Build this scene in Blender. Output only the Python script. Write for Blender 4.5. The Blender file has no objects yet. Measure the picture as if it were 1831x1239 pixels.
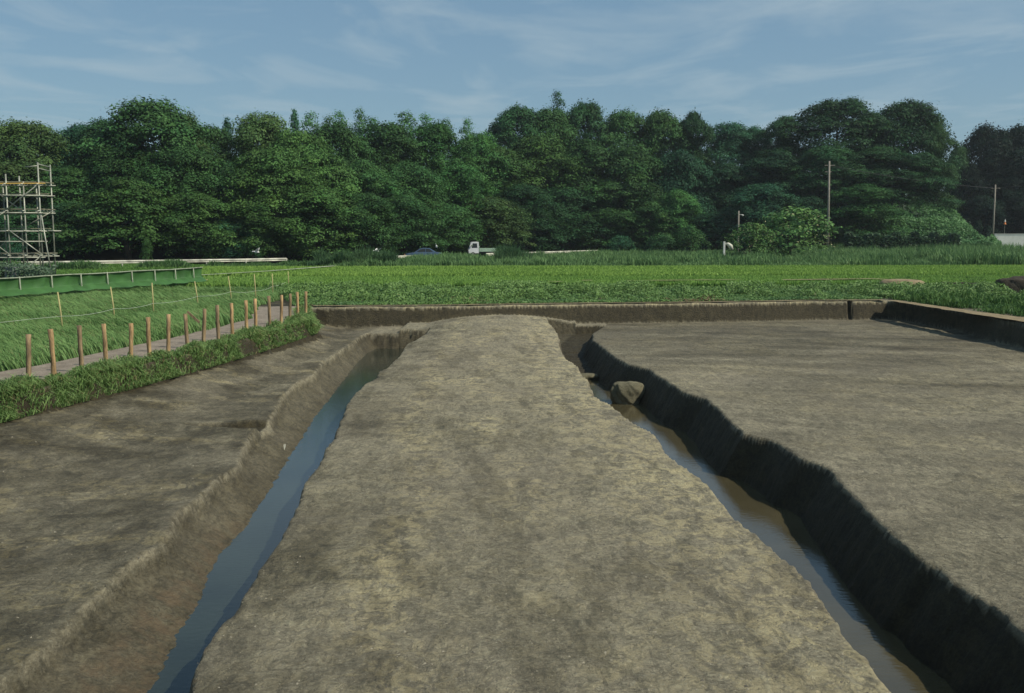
import bpy, bmesh, math, random
import numpy as np
from mathutils import Vector, Matrix

# ------------------------------------------------------------------ camera, sky, sun
S = bpy.context.scene
COL = S.collection
H = 3.0
F = 1780.0
TH = math.atan(201.5 / F)
ct, st = math.cos(TH), math.sin(TH)
cam = bpy.data.cameras.new('camera'); cam_o = bpy.data.objects.new('camera', cam); COL.objects.link(cam_o)
cam.sensor_width = 36; cam.lens = 36 * F / 1831; cam.clip_start = .1; cam.clip_end = 5000
cam_o.location = (0, 0, H); cam_o.rotation_euler = (math.radians(90) - TH, 0, 0)
S.camera = cam_o
SUN_EL, SUN_AZ = math.radians(46), math.radians(113)      # azimuth clockwise from +Y
sd = Vector((math.sin(SUN_AZ) * math.cos(SUN_EL), math.cos(SUN_AZ) * math.cos(SUN_EL), math.sin(SUN_EL)))
sun = bpy.data.lights.new('sun', 'SUN'); sun.energy = 3.7; sun.angle = math.radians(.5); sun.color = (1, .93, .80)
sun_o = bpy.data.objects.new('sun', sun); COL.objects.link(sun_o)
sun_o.rotation_euler = sd.to_track_quat('Z', 'Y').to_euler(); sun_o.location = (20, -20, 40)
S.view_settings.view_transform = 'Standard'; S.view_settings.look = 'None'
S.view_settings.exposure = 0.30; S.view_settings.gamma = 1; S.view_settings.use_curve_mapping = False

W = bpy.data.worlds.new('World'); S.world = W; W.use_nodes = True
nt = W.node_tree; N = nt.nodes; L = nt.links
for n in list(N): N.remove(n)
wo = N.new('ShaderNodeOutputWorld'); bg = N.new('ShaderNodeBackground'); bg.inputs[1].default_value = .095
sky = N.new('ShaderNodeTexSky'); sky.sky_type = 'NISHITA'; sky.sun_disc = False
sky.sun_elevation = SUN_EL; sky.sun_rotation = SUN_AZ; sky.air_density = 1.0; sky.dust_density = .8; sky.ozone_density = 1.4
tc = N.new('ShaderNodeTexCoord'); sp = N.new('ShaderNodeSeparateXYZ'); L.new(tc.outputs['Generated'], sp.inputs[0])
# thin cirrus: the view direction is projected on a high flat layer
zz = N.new('ShaderNodeMath'); zz.operation = 'MAXIMUM'; L.new(sp.outputs[2], zz.inputs[0]); zz.inputs[1].default_value = .03
dx = N.new('ShaderNodeMath'); dx.operation = 'DIVIDE'; L.new(sp.outputs[0], dx.inputs[0]); L.new(zz.outputs[0], dx.inputs[1])
dy = N.new('ShaderNodeMath'); dy.operation = 'DIVIDE'; L.new(sp.outputs[1], dy.inputs[0]); L.new(zz.outputs[0], dy.inputs[1])
cb = N.new('ShaderNodeCombineXYZ'); L.new(dx.outputs[0], cb.inputs[0]); L.new(dy.outputs[0], cb.inputs[1])
mp = N.new('ShaderNodeMapping'); mp.inputs['Rotation'].default_value = (0, 0, .45); mp.inputs['Scale'].default_value = (1.05, .60, 1); mp.inputs['Location'].default_value = (3.1, 1.7, 0)
L.new(cb.outputs[0], mp.inputs[0])
cn = N.new('ShaderNodeTexNoise'); cn.inputs['Scale'].default_value = 1.0; cn.inputs['Detail'].default_value = 7; cn.inputs['Roughness'].default_value = .55; cn.inputs['Distortion'].default_value = .6
L.new(mp.outputs[0], cn.inputs[0])
cr = N.new('ShaderNodeValToRGB'); cr.color_ramp.elements[0].position = .47; cr.color_ramp.elements[1].position = .72
cr.color_ramp.elements[0].color = (0, 0, 0, 1); cr.color_ramp.elements[1].color = (.55, .55, .55, 1)
L.new(cn.outputs[0], cr.inputs[0])
veil = N.new('ShaderNodeMixRGB'); veil.inputs[0].default_value = .62; L.new(sky.outputs[0], veil.inputs[1]); veil.inputs[2].default_value = (1.50, 2.30, 3.60, 1)
mx = N.new('ShaderNodeMixRGB'); L.new(cr.outputs[0], mx.inputs[0]); L.new(veil.outputs[0], mx.inputs[1]); mx.inputs[2].default_value = (4.3, 4.6, 5.3, 1)
hsv = N.new('ShaderNodeMixRGB'); hsv.blend_type = 'MULTIPLY'; hsv.inputs[0].default_value = 1; L.new(mx.outputs[0], hsv.inputs[1]); hsv.inputs[2].default_value = (.90, 1.02, .96, 1)
L.new(hsv.outputs[0], bg.inputs[0]); L.new(bg.outputs[0], wo.inputs[0])

# ------------------------------------------------------------------ helpers
rng = np.random.default_rng(7); random.seed(7)

def unp(u, v, z=0.0):
    """where the photograph's pixel (u, v) meets the level z"""
    a = (u - 915.5) / F; b = (v - 619.5) / F
    t = (H - z) / (st + b * ct)
    return (a * t, (ct - b * st) * t)

def at_dist(u, v, y):
    """point of pixel (u, v) at forward distance y -> x, z"""
    a = (u - 915.5) / F; b = (v - 619.5) / F
    t = y / (ct - b * st)
    return (a * t, H - (st + b * ct) * t)

def hash2(ix, iy, seed):
    h = (ix.astype(np.int64) * 374761393 + iy.astype(np.int64) * 668265263 + seed * 2147483647) & 0xFFFFFFFF
    h = ((h ^ (h >> 13)) * 1274126177) & 0xFFFFFFFF
    h = (h ^ (h >> 16)) & 0xFFFFFF
    return h / float(0xFFFFFF)

def vn(x, y, seed=0):
    x = np.asarray(x, float); y = np.asarray(y, float)
    ix = np.floor(x); iy = np.floor(y); fx = x - ix; fy = y - iy
    fx = fx * fx * (3 - 2 * fx); fy = fy * fy * (3 - 2 * fy)
    a = hash2(ix, iy, seed); b = hash2(ix + 1, iy, seed); c = hash2(ix, iy + 1, seed); d = hash2(ix + 1, iy + 1, seed)
    return (a * (1 - fx) + b * fx) * (1 - fy) + (c * (1 - fx) + d * fx) * fy

def fbm(x, y, seed=0, o=4, g=.5):
    s = 0; a = 1; t = 0
    for i in range(o):
        s = s + a * vn(x * 2 ** i + 17 * i, y * 2 ** i + 31 * i, seed + i); t += a; a *= g
    return s / t

def ss(a, b, x):
    t = np.clip((x - a) / (b - a), 0, 1); return t * t * (3 - 2 * t)

def smin(a, b, k):
    h = np.clip(.5 + .5 * (b - a) / k, 0, 1); return b * (1 - h) + a * h - k * h * (1 - h)

def smax(a, b, k): return -smin(-a, -b, k)

def mesh_np(name, v, faces_idx, nper, mat, parent=None, tint=None, smooth=False, loc=None):
    """v (n,3); faces_idx flat corner list; nper loop counts per face"""
    me = bpy.data.meshes.new(name)
    v = np.asarray(v, np.float32)
    me.vertices.add(len(v)); me.vertices.foreach_set('co', v.ravel())
    fi = np.asarray(faces_idx, np.int32); nper = np.asarray(nper, np.int32)
    me.loops.add(len(fi)); me.loops.foreach_set('vertex_index', fi)
    me.polygons.add(len(nper))
    me.polygons.foreach_set('loop_start', np.concatenate([[0], np.cumsum(nper)[:-1]]).astype(np.int32))
    me.polygons.foreach_set('loop_total', nper)
    if smooth: me.polygons.foreach_set('use_smooth', np.ones(len(nper), bool))
    me.update(calc_edges=True)
    if tint is not None:
        at = me.attributes.new('tint', 'FLOAT_COLOR', 'POINT')
        c = np.ones((len(v), 4), np.float32); c[:, :3] = tint; at.data.foreach_set('color', c.ravel())
    if mat is not None: me.materials.append(mat)
    o = bpy.data.objects.new(name, me); COL.objects.link(o)
    if parent: o.parent = parent
    if loc is not None: o.location = loc
    return o

class MB:
    """collects boxes, tubes, prisms into one mesh"""
    def __init__(s): s.bm = bmesh.new()
    def box(s, c, d, rz=0, rx=0, ry=0, bev=0):
        r = bmesh.ops.create_cube(s.bm, size=1)
        M = Matrix.Translation(c) @ Matrix.Rotation(rz, 4, 'Z') @ Matrix.Rotation(ry, 4, 'Y') @ Matrix.Rotation(rx, 4, 'X') @ Matrix.Diagonal((*d, 1))
        bmesh.ops.transform(s.bm, matrix=M, verts=r['verts'])
        if bev:
            es = list({e for v in r['verts'] for e in v.link_edges})
            bmesh.ops.bevel(s.bm, geom=es, offset=bev, segments=2, affect='EDGES', profile=.6)
        return s
    def tube(s, pts, rad, n=8, cap=True):
        pts = [Vector(p) for p in pts]; m = len(pts)
        if not hasattr(rad, '__len__'): rad = [rad] * m
        rings = []
        for i, p in enumerate(pts):
            d = (pts[min(i + 1, m - 1)] - pts[max(i - 1, 0)]).normalized()
            u = d.cross(Vector((0, 0, 1)) if abs(d.z) < .95 else Vector((0, 1, 0))).normalized(); w = d.cross(u)
            rings.append([s.bm.verts.new(p + (u * math.cos(6.28318 * k / n) + w * math.sin(6.28318 * k / n)) * rad[i]) for k in range(n)])
        for i in range(m - 1):
            for k in range(n):
                s.bm.faces.new((rings[i][k], rings[i][(k + 1) % n], rings[i + 1][(k + 1) % n], rings[i + 1][k]))
        if cap:
            s.bm.faces.new(rings[0][::-1]); s.bm.faces.new(rings[-1])
        return s
    def prism(s, prof, x0, x1, axis='y', inset=0):
        """profile [(a, z)] extruded along the other horizontal axis"""
        cen = (sum(p[0] for p in prof) / len(prof), sum(p[1] for p in prof) / len(prof))
        def P(p, q, sc=1):
            a = cen[0] + (p[0] - cen[0]) * sc; z = cen[1] + (p[1] - cen[1]) * sc
            return (a, q, z) if axis == 'y' else (q, a, z)
        sec = [(x0, 1 - inset), (x0 + (x1 - x0) * .08, 1), (x1 - (x1 - x0) * .08, 1), (x1, 1 - inset)] if inset else [(x0, 1), (x1, 1)]
        rs = [[s.bm.verts.new(P(p, q, sc)) for p in prof] for q, sc in sec]
        n = len(prof)
        for i in range(len(rs) - 1):
            for k in range(n): s.bm.faces.new((rs[i][k], rs[i][(k + 1) % n], rs[i + 1][(k + 1) % n], rs[i + 1][k]))
        s.bm.faces.new(rs[0][::-1]); s.bm.faces.new(rs[-1])
        return s
    def sph(s, c, d, n=12, rz=0, ry=0):
        r = bmesh.ops.create_uvsphere(s.bm, u_segments=n, v_segments=max(6, n // 2 + 2), radius=.5)
        M = Matrix.Translation(c) @ Matrix.Rotation(rz, 4, 'Z') @ Matrix.Rotation(ry, 4, 'Y') @ Matrix.Diagonal((*d, 1))
        bmesh.ops.transform(s.bm, matrix=M, verts=r['verts']); return s
    def build(s, name, mat, parent=None, smooth=False):
        bmesh.ops.recalc_face_normals(s.bm, faces=s.bm.faces)
        me = bpy.data.meshes.new(name); s.bm.to_mesh(me); s.bm.free()
        if smooth:
            for p in me.polygons: p.use_smooth = True
        if mat: me.materials.append(mat)
        o = bpy.data.objects.new(name, me); COL.objects.link(o)
        if parent: o.parent = parent
        return o

def tag(o, label=None, cat=None, group=None, kind=None):
    if label: o['label'] = label
    if cat: o['category'] = cat
    if group: o['group'] = group
    if kind: o['kind'] = kind
    return o

def empty(name, loc, rz=0, **k):
    o = bpy.data.objects.new(name, None); COL.objects.link(o); o.location = loc; o.rotation_euler = (0, 0, rz)
    o.empty_display_size = .2
    return tag(o, **k)

# ------------------------------------------------------------------ materials
def new_mat(name):
    m = bpy.data.materials.new(name); m.use_nodes = True
    return m, m.node_tree.nodes, m.node_tree.links, m.node_tree.nodes['Principled BSDF']

def noise(n, l, scale, detail=5, rough=.55, vec=None, dist=0):
    t = n.new('ShaderNodeTexNoise'); t.inputs['Scale'].default_value = scale; t.inputs['Detail'].default_value = detail
    t.inputs['Roughness'].default_value = rough; t.inputs['Distortion'].default_value = dist
    if vec is not None: l.new(vec, t.inputs[0])
    return t

def ramp(n, l, src, p0, p1, c0=(0, 0, 0, 1), c1=(1, 1, 1, 1)):
    r = n.new('ShaderNodeValToRGB'); r.color_ramp.elements[0].position = p0; r.color_ramp.elements[1].position = p1
    r.color_ramp.elements[0].color = c0; r.color_ramp.elements[1].color = c1
    l.new(src, r.inputs[0]); return r.outputs[0]

def mix(n, l, fac, a, b, mode='MIX'):
    m = n.new('ShaderNodeMixRGB'); m.blend_type = mode
    for i, q in enumerate((fac, a, b)):
        if isinstance(q, (int, float)): m.inputs[i].default_value = q
        elif isinstance(q, tuple): m.inputs[i].default_value = (*q, 1) if len(q) == 3 else q
        else: l.new(q, m.inputs[i])
    return m.outputs[0]

def mscale(n, l, vec, sc, rot=(0, 0, 0)):
    m = n.new('ShaderNodeMapping'); m.inputs['Scale'].default_value = sc; m.inputs['Rotation'].default_value = rot
    l.new(vec, m.inputs[0]); return m.outputs[0]

def plain(name, col, rough=.6, metal=0, var=.25, scale=6, spec=.5, bump=0, bscale=30, stretch=None, rnd=0):
    m, n, l, b = new_mat(name)
    tcn = n.new('ShaderNodeTexCoord'); vec = tcn.outputs['Object']
    if stretch: vec = mscale(n, l, vec, stretch)
    t = noise(n, l, scale, 5, .6, vec)
    lo = tuple(c * (1 - var) for c in col); hi = tuple(min(1, c * (1 + var)) for c in col)
    c = ramp(n, l, t.outputs[0], .3, .7, (*lo, 1), (*hi, 1))
    if rnd:
        oi = n.new('ShaderNodeObjectInfo'); c = mix(n, l, oi.outputs['Random'], c, mix(n, l, 1, c, (.55, .62, .75), 'MULTIPLY'))
    l.new(c, b.inputs['Base Color']); b.inputs['Roughness'].default_value = rough; b.inputs['Metallic'].default_value = metal
    b.inputs['Specular IOR Level'].default_value = spec
    if bump:
        t2 = noise(n, l, bscale, 4, .6, vec); bp = n.new('ShaderNodeBump'); bp.inputs['Strength'].default_value = bump
        bp.inputs['Distance'].default_value = .02; l.new(t2.outputs[0], bp.inputs['Height']); l.new(bp.outputs[0], b.inputs['Normal'])
    return m

def soil_material():
    """excavated soil; attribute tint = (damp, yellow, rust)"""
    m, n, l, b = new_mat('excavated_soil')
    geo = n.new('ShaderNodeNewGeometry'); P = geo.outputs['Position']
    at = n.new('ShaderNodeAttribute'); at.attribute_name = 'tint'
    sep = n.new('ShaderNodeSeparateColor'); l.new(at.outputs['Color'], sep.inputs[0])
    damp_shade, yel, rust = sep.outputs[0], sep.outputs[1], sep.outputs[2]
    st_ = mscale(n, l, P, (1.1, .8, 1.3), (0, 0, .3))
    n1 = noise(n, l, 1.6, 10, .72, st_, .6)
    n2 = noise(n, l, 11, 8, .72, mscale(n, l, P, (.9, 1.15, 1.6), (0, 0, -.5)), .9)
    n3 = noise(n, l, 26, 5, .7, mscale(n, l, P, (.9, 1.0, 1.2), (0, 0, .1)), .3)
    c = mix(n, l, ramp(n, l, n1.outputs[0], .36, .64), (.205, .184, .125), (.365, .326, .220))
    c = mix(n, l, ramp(n, l, n2.outputs[0], .40, .54), mix(n, l, .42, c, (.060, .057, .042)), c)
    # yellow clay patches
    y1 = n.new('ShaderNodeMath'); y1.operation = 'MULTIPLY'; l.new(ramp(n, l, noise(n, l, 3.0, 9, .74, mscale(n, l, P, (1, .8, 1)), 1.0).outputs[0], .47, .55), y1.inputs[0]); l.new(yel, y1.inputs[1])
    c = mix(n, l, y1.outputs[0], c, (.50, .43, .245))
    # fine pale grains and small light crumbs
    c = mix(n, l, ramp(n, l, n3.outputs[0], .56, .62, (0, 0, 0, 1), (.5, .5, .5, 1)), c, (.46, .435, .31))
    c = mix(n, l, ramp(n, l, n3.outputs[0], .36, .44, (.55, .55, .55, 1), (0, 0, 0, 1)), c, (.060, .056, .040))
    md = noise(n, l, 3.2, 7, .68, mscale(n, l, P, (1.5, .75, 1), (0, 0, .25)), 1.4)
    c = mix(n, l, ramp(n, l, md.outputs[0], .38, .50, (.55, .55, .55, 1), (0, 0, 0, 1)), c, (.115, .110, .076))
    c = mix(n, l, ramp(n, l, md.outputs[0], .55, .66, (0, 0, 0, 1), (.5, .5, .5, 1)), c, (.45, .415, .27))
    scr = noise(n, l, 9, 4, .6, mscale(n, l, P, (1.3, .25, 1), (0, 0, .12)), .5)
    c = mix(n, l, ramp(n, l, scr.outputs[0], .34, .44, (.45, .45, .45, 1), (0, 0, 0, 1)), c, (.095, .088, .064))
    big = noise(n, l, .35, 4, .5, P)
    c = mix(n, l, ramp(n, l, big.outputs[0], .35, .65, (.30, .30, .30, 1), (0, 0, 0, 1)), c, (.19, .165, .125))
    dk = mix(n, l, 1, c, (.17, .155, .112), 'MULTIPLY')  # darkest tone: wet soil, and the shade painted on the right ditch wall
    c = mix(n, l, damp_shade, c, dk)
    rn = n.new('ShaderNodeMath'); rn.operation = 'MULTIPLY'; l.new(ramp(n, l, noise(n, l, 3.5, 6, .6, P).outputs[0], .42, .62), rn.inputs[0]); l.new(rust, rn.inputs[1])
    c = mix(n, l, rn.outputs[0], c, (.15, .11, .065))
    l.new(c, b.inputs['Base Color'])
    rr = n.new('ShaderNodeMapRange'); l.new(damp_shade, rr.inputs[0]); rr.inputs[3].default_value = .95; rr.inputs[4].default_value = .72; l.new(rr.outputs[0], b.inputs['Roughness'])
    b.inputs['Specular IOR Level'].default_value = .25
    add = n.new('ShaderNodeMath'); add.operation = 'MULTIPLY_ADD'; l.new(n3.outputs[0], add.inputs[0]); add.inputs[1].default_value = .35; l.new(n2.outputs[0], add.inputs[2])
    bp = n.new('ShaderNodeBump'); bp.inputs['Strength'].default_value = 1; bp.inputs['Distance'].default_value = .07
    l.new(add.outputs[0], bp.inputs['Height']); l.new(bp.outputs[0], b.inputs['Normal'])
    return m

def grass_ground():
    m, n, l, b = new_mat('field_soil_and_grass')
    geo = n.new('ShaderNodeNewGeometry'); P = geo.outputs['Position']
    t = noise(n, l, .9, 8, .65, P); t2 = noise(n, l, 14, 5, .7, P)
    c = mix(n, l, ramp(n, l, t.outputs[0], .35, .65), (.028, .058, .016), (.055, .105, .024))
    c = mix(n, l, ramp(n, l, t2.outputs[0], .55, .75, (0, 0, 0, 1), (.5, .5, .5, 1)), c, (.10, .13, .04))
    l.new(c, b.inputs['Base Color']); b.inputs['Roughness'].default_value = .95; b.inputs['Specular IOR Level'].default_value = .1
    bp = n.new('ShaderNodeBump'); bp.inputs['Strength'].default_value = .6; bp.inputs['Distance'].default_value = .06
    l.new(t2.outputs[0], bp.inputs['Height']); l.new(bp.outputs[0], b.inputs['Normal'])
    return m

def earth(name, lo, hi, sc=3, bump=.6, dist=.04, stretch=(1, 1, 1)):
    m, n, l, b = new_mat(name)
    geo = n.new('ShaderNodeNewGeometry'); P = mscale(n, l, geo.outputs['Position'], stretch)
    t = noise(n, l, sc, 8, .65, P); t2 = noise(n, l, sc * 9, 5, .7, P)
    c = mix(n, l, ramp(n, l, t.outputs[0], .34, .66), lo, hi)
    c = mix(n, l, ramp(n, l, t2.outputs[0], .35, .65), mix(n, l, .35, c, (.03, .026, .018)), c)
    l.new(c, b.inputs['Base Color']); b.inputs['Roughness'].default_value = .95; b.inputs['Specular IOR Level'].default_value = .15
    bp = n.new('ShaderNodeBump'); bp.inputs['Strength'].default_value = bump; bp.inputs['Distance'].default_value = dist
    l.new(t2.outputs[0], bp.inputs['Height']); l.new(bp.outputs[0], b.inputs['Normal'])
    return m

def blade_mat(name, rough=.6, trans=.28, spec=.15):
    m, n, l, b = new_mat(name)
    at = n.new('ShaderNodeAttribute'); at.attribute_name = 'tint'
    l.new(at.outputs['Color'], b.inputs['Base Color']); b.inputs['Roughness'].default_value = rough; b.inputs['Specular IOR Level'].default_value = spec
    tr = n.new('ShaderNodeBsdfTranslucent'); l.new(at.outputs['Color'], tr.inputs[0])
    ms = n.new('ShaderNodeMixShader'); ms.inputs[0].default_value = trans
    l.new(b.outputs[0], ms.inputs[1]); l.new(tr.outputs[0], ms.inputs[2]); l.new(ms.outputs[0], n['Material Output'].inputs[0])
    return m

def leaf_mat(name='tree_leaves'):
    m, n, l, b = new_mat(name)
    oi = n.new('ShaderNodeObjectInfo')
    at = n.new('ShaderNodeAttribute'); at.attribute_name = 'tint'
    geo = n.new('ShaderNodeNewGeometry')
    t = noise(n, l, .35, 4, .6, geo.outputs['Position'])
    c = mix(n, l, 1, oi.outputs['Color'], at.outputs['Color'], 'MULTIPLY')
    c2 = mix(n, l, 1, c, (1.15, 1.08, .85), 'MULTIPLY')
    c = mix(n, l, ramp(n, l, t.outputs[0], .45, .70), c, c2)
    l.new(c, b.inputs['Base Color']); b.inputs['Roughness'].default_value = .6; b.inputs['Specular IOR Level'].default_value = .10
    tr = n.new('ShaderNodeBsdfTranslucent'); l.new(c, tr.inputs[0])
    ms = n.new('ShaderNodeMixShader'); ms.inputs[0].default_value = .22
    l.new(b.outputs[0], ms.inputs[1]); l.new(tr.outputs[0], ms.inputs[2]); l.new(ms.outputs[0], n['Material Output'].inputs[0])
    return m

def water_mat(name, deep, rough):
    m, n, l, b = new_mat(name)
    geo = n.new('ShaderNodeNewGeometry')
    t = noise(n, l, .8, 4, .5, geo.outputs['Position'])
    l.new(mix(n, l, ramp(n, l, t.outputs[0], .35, .65), tuple(c * .7 for c in deep), deep), b.inputs['Base Color'])
    b.inputs['Roughness'].default_value = rough; b.inputs['IOR'].default_value = 1.42; b.inputs['Specular IOR Level'].default_value = .62
    w = noise(n, l, 7, 4, .55, mscale(n, l, geo.outputs['Position'], (1, 2.2, 1)))
    bp = n.new('ShaderNodeBump'); bp.inputs['Strength'].default_value = .12; bp.inputs['Distance'].default_value = .02
    l.new(w.outputs[0], bp.inputs['Height']); l.new(bp.outputs[0], b.inputs['Normal'])
    return m

M_soil = soil_material(); M_ground = grass_ground()
M_path = earth('trodden_path_earth', (.21, .175, .135), (.32, .27, .215), 2)
M_bare = earth('bare_sandy_earth', (.20, .155, .09), (.36, .29, .175), 3)
M_pile = earth('dug_dark_earth', (.045, .038, .028), (.13, .11, .08), 2.5, 1, .15)
M_litter = earth('forest_floor', (.012, .014, .008), (.03, .032, .016), .6)
M_lump = earth('pale_clay', (.13, .12, .075), (.24, .22, .14), 4, 1, .05)
M_blade = blade_mat('grass_blades'); M_leaf = leaf_mat(); M_weed = blade_mat('weed_leaves', .55, .2, .25)
M_water = water_mat('ditch_water', (.025, .032, .022), .04)
M_mud = water_mat('muddy_ditch_water', (.075, .064, .034), .05)
M_stake = plain('weathered_pine_stake', (.40, .26, .125), .9, 0, .6, 14, .2, .8, 50, (1, 1, .18), 1)
M_yellow = plain('bamboo_pole', (.36, .32, .14), .7, 0, .35, 5, .3, 0, 30, (1, 1, .2))
M_bark = plain('bark', (.055, .045, .033), .95, 0, .4, 3, .1, 1, 12, (1, 1, .3))
M_pole = plain('concrete_pole', (.22, .20, .16), .85, 0, .2, 4)
M_galv = plain('galvanised_tube', (.30, .31, .25), .5, .35, .35, 2.5)
M_rustyel = plain('yellow_scaffold_tube', (.42, .27, .05), .6, .1, .4, 3)
M_plank = plain('scaffold_plank', (.22, .21, .14), .85, 0, .3, 2)
M_white = plain('white_paint', (.62, .62, .56), .6, 0, .2, 2)
M_rail = plain('guardrail_paint', (.46, .45, .36), .7, 0, .5, 1.2)
M_net = plain('green_sheet', (.042, .115, .030), .6, 0, .25, 1.5, .3, .4, 3)
M_fpost = plain('grey_green_post', (.25, .28, .20), .7, 0, .4, 5)
M_asphalt = plain('asphalt', (.055, .055, .055), .9, 0, .2, 3)
M_rubber = plain('tyre_rubber', (.02, .02, .02), .8)
M_glass = plain('dark_window_glass', (.03, .035, .04), .1, 0, .1, 2, .8)
M_blue = plain('blue_car_paint', (.07, .12, .20), .4, .1, .12, 2, .6)
M_trkw = plain('white_truck_paint', (.66, .67, .66), .35, 0, .1, 2)
M_trkg = plain('green_truck_gate', (.30, .42, .30), .55, 0, .2, 3)
M_lamp = plain('lamp_lens', (.5, .35, .2), .2)
M_wall = plain('white_rendered_wall', (.66, .66, .60), .85, 0, .12, .6, .2)
M_feather = plain('white_feathers', (.82, .82, .78), .7, 0, .06)
M_orange = plain('orange_plastic', (.75, .22, .04), .5)
M_roof = plain('grey_roof_tile', (.16, .18, .22), .5, 0, .3, 1.5)
M_conc = plain('pale_concrete', (.38, .37, .31), .9, 0, .25, 1)
M_grey = plain('grey_sheet_metal', (.22, .23, .23), .5, .2, .2, 3)
M_cable = plain('black_cable', (.02, .02, .02), .6)

# ------------------------------------------------------------------ shape of the excavation
def strip_z(y):
    return np.interp(y, [-5, 10, 20, 22.5, 23.6, 25.5, 29, 34, 38, 40.5, 42], [-.83, -.83, -.84, -.80, -.77, -.88, -.84, -.68, -.42, -.33, -.42])

def curve(pts, z):
    out = []
    for u, v in pts:
        x, y = unp(u, v, -.85 if z == 'strip' else z)
        if z == 'strip':
            for _ in range(8):
                zz_ = float(strip_z(y)) - .10 * float(ss(26, 36, y)); x2, y2 = unp(u, v, zz_); x = .5 * x + .5 * x2; y = .5 * y + .5 * y2
        out.append((y, x))
    out.sort(); a = np.array(out); return a[:, 0], a[:, 1]

strip_left = curve([(766,589.6),(748,600.5),(729,610),(718,629.6),(695,652.6),(679,661),(675.6,673),(654,683),(634,702),(620,721.6),(614,741),(602,767.6),(600.5,779.7),(586,794),(578,816),(549,853),(537,887.6),(514,941.7),(491,980),(464,1015),(444.5,1054),(417.5,1088.6),(390,1119.5),(371,1150),(355.6,1189),(340,1239)], 'strip')
strip_right = curve([(979,576),(996,596),(998,618),(1010,640),(1032,654),(1037,666.5),(1051,679),(1058.7,705),(1095,725),(1138.6,758.5),(1170,775.5),(1180,790),(1192,811),(1213.6,826),(1240,843),(1259,862),(1283.8,886.6),(1313,925),(1351.5,954),(1409.5,1002.7),(1448,1036.5),(1482,1090),(1511,1138),(1554.5,1176.7),(1593,1239)], 'strip')
lip_left = curve([(448,775.5),(429,810),(417.5,837),(394,849),(348,891),(311,918.5),(303,949),(270.6,980),(224,1011),(185.5,1046),(151,1081),(116,1119.5),(73,1154),(39,1185),(0,1216),(470,757),(487,741),(492,725),(505,705),(531,683),(560,668),(576,647),(598,632),(622,617),(645,600),(676,588)], -.85)
lip_right = curve([(1085,580.6),(1061,596),(1061,608.4),(1080,620.5),(1100,637.5),(1124,649.6),(1158,659),(1187,676),(1218.5,698),(1262,712.5),(1279,724.6),(1300,746),(1332,775),(1380.5,785),(1438.5,819),(1482,836),(1511,867),(1540,901),(1574,935),(1612.6,973.7),(1646,1002.7),(1680,1015),(1728.6,1056),(1777,1085),(1831,1123.6)], -.85)
WL, WR = -1.42, -1.68
water_left = curve([(537,783),(515,815),(498.6,845),(468,891),(429,949),(386.5,992),(363,1042),(348,1081),(321,1115.6),(294,1170),(255,1239),(560,745),(585,715),(610,682),(632,655),(655,632),(690,614)], WL)
stake_px = [(45.2,598),(93.4,588),(143,581.6),(187.7,579),(230,578),(264,567),(297.5,562),(334,561),(361,552),(388.6,545.5),(413.5,542),(439,537),(456,534),(481,529),(500.6,527.5),(516,525),(531,522),(545.5,521)]
stake_pos = [unp(u, v, 1.0) for u, v in stake_px]
sx = np.array([p[0] for p in stake_pos]); sy = np.array([p[1] for p in stake_pos])
k_ = np.polyfit(sy, sx, 2)
stake_h = []
for i_, ((u_, v_), p_) in enumerate(zip(stake_px, list(stake_pos))):
    a_ = (u_ - 915.5) / F; b_ = (v_ - 619.5) / F; lo_, hi_ = 14., 45.
    for _ in range(40):
        m_ = (lo_ + hi_) / 2; xr_ = a_ * m_ / (ct - b_ * st)
        if xr_ > np.polyval(k_, m_): lo_ = m_
        else: hi_ = m_
    stake_pos[i_] = (a_ * m_ / (ct - b_ * st), m_); stake_h.append(H - (st + b_ * ct) * m_ / (ct - b_ * st))
def bank_x(y):
    """crest of the grassy left bank, just on the pit side of the stakes"""
    yy = np.clip(y, 14, 35); b = np.polyval(k_, yy) + .12
    b = b + np.where(y < 14, (y - 14) * .18, 0)
    return b + np.interp(y, [35, 38, 42], [0, -.75, -1.5])
back_line = [unp(u, v, 0) for u, v in [(560,548),(760,547),(1000,543.5),(1250,541),(1450,538),(1590,537)]]
bx_, by_ = np.array(back_line).T
def back_y(x): return np.interp(x, bx_, by_)
right_line = [unp(u, v, 0) for u, v in [(1590,537),(1640,541),(1664,546),(1713,552),(1750,559),(1786,569),(1817,573),(1831,577)]]
rx_ = np.array([p[0] for p in right_line][::-1] ); ry_ = np.array([p[1] for p in right_line][::-1])
def right_x(y): return np.interp(y, ry_, rx_) + np.where(y < ry_[0], (y - ry_[0]) * -.02, 0)
ENDL, ENDR = 38.6, 42.1

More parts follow.
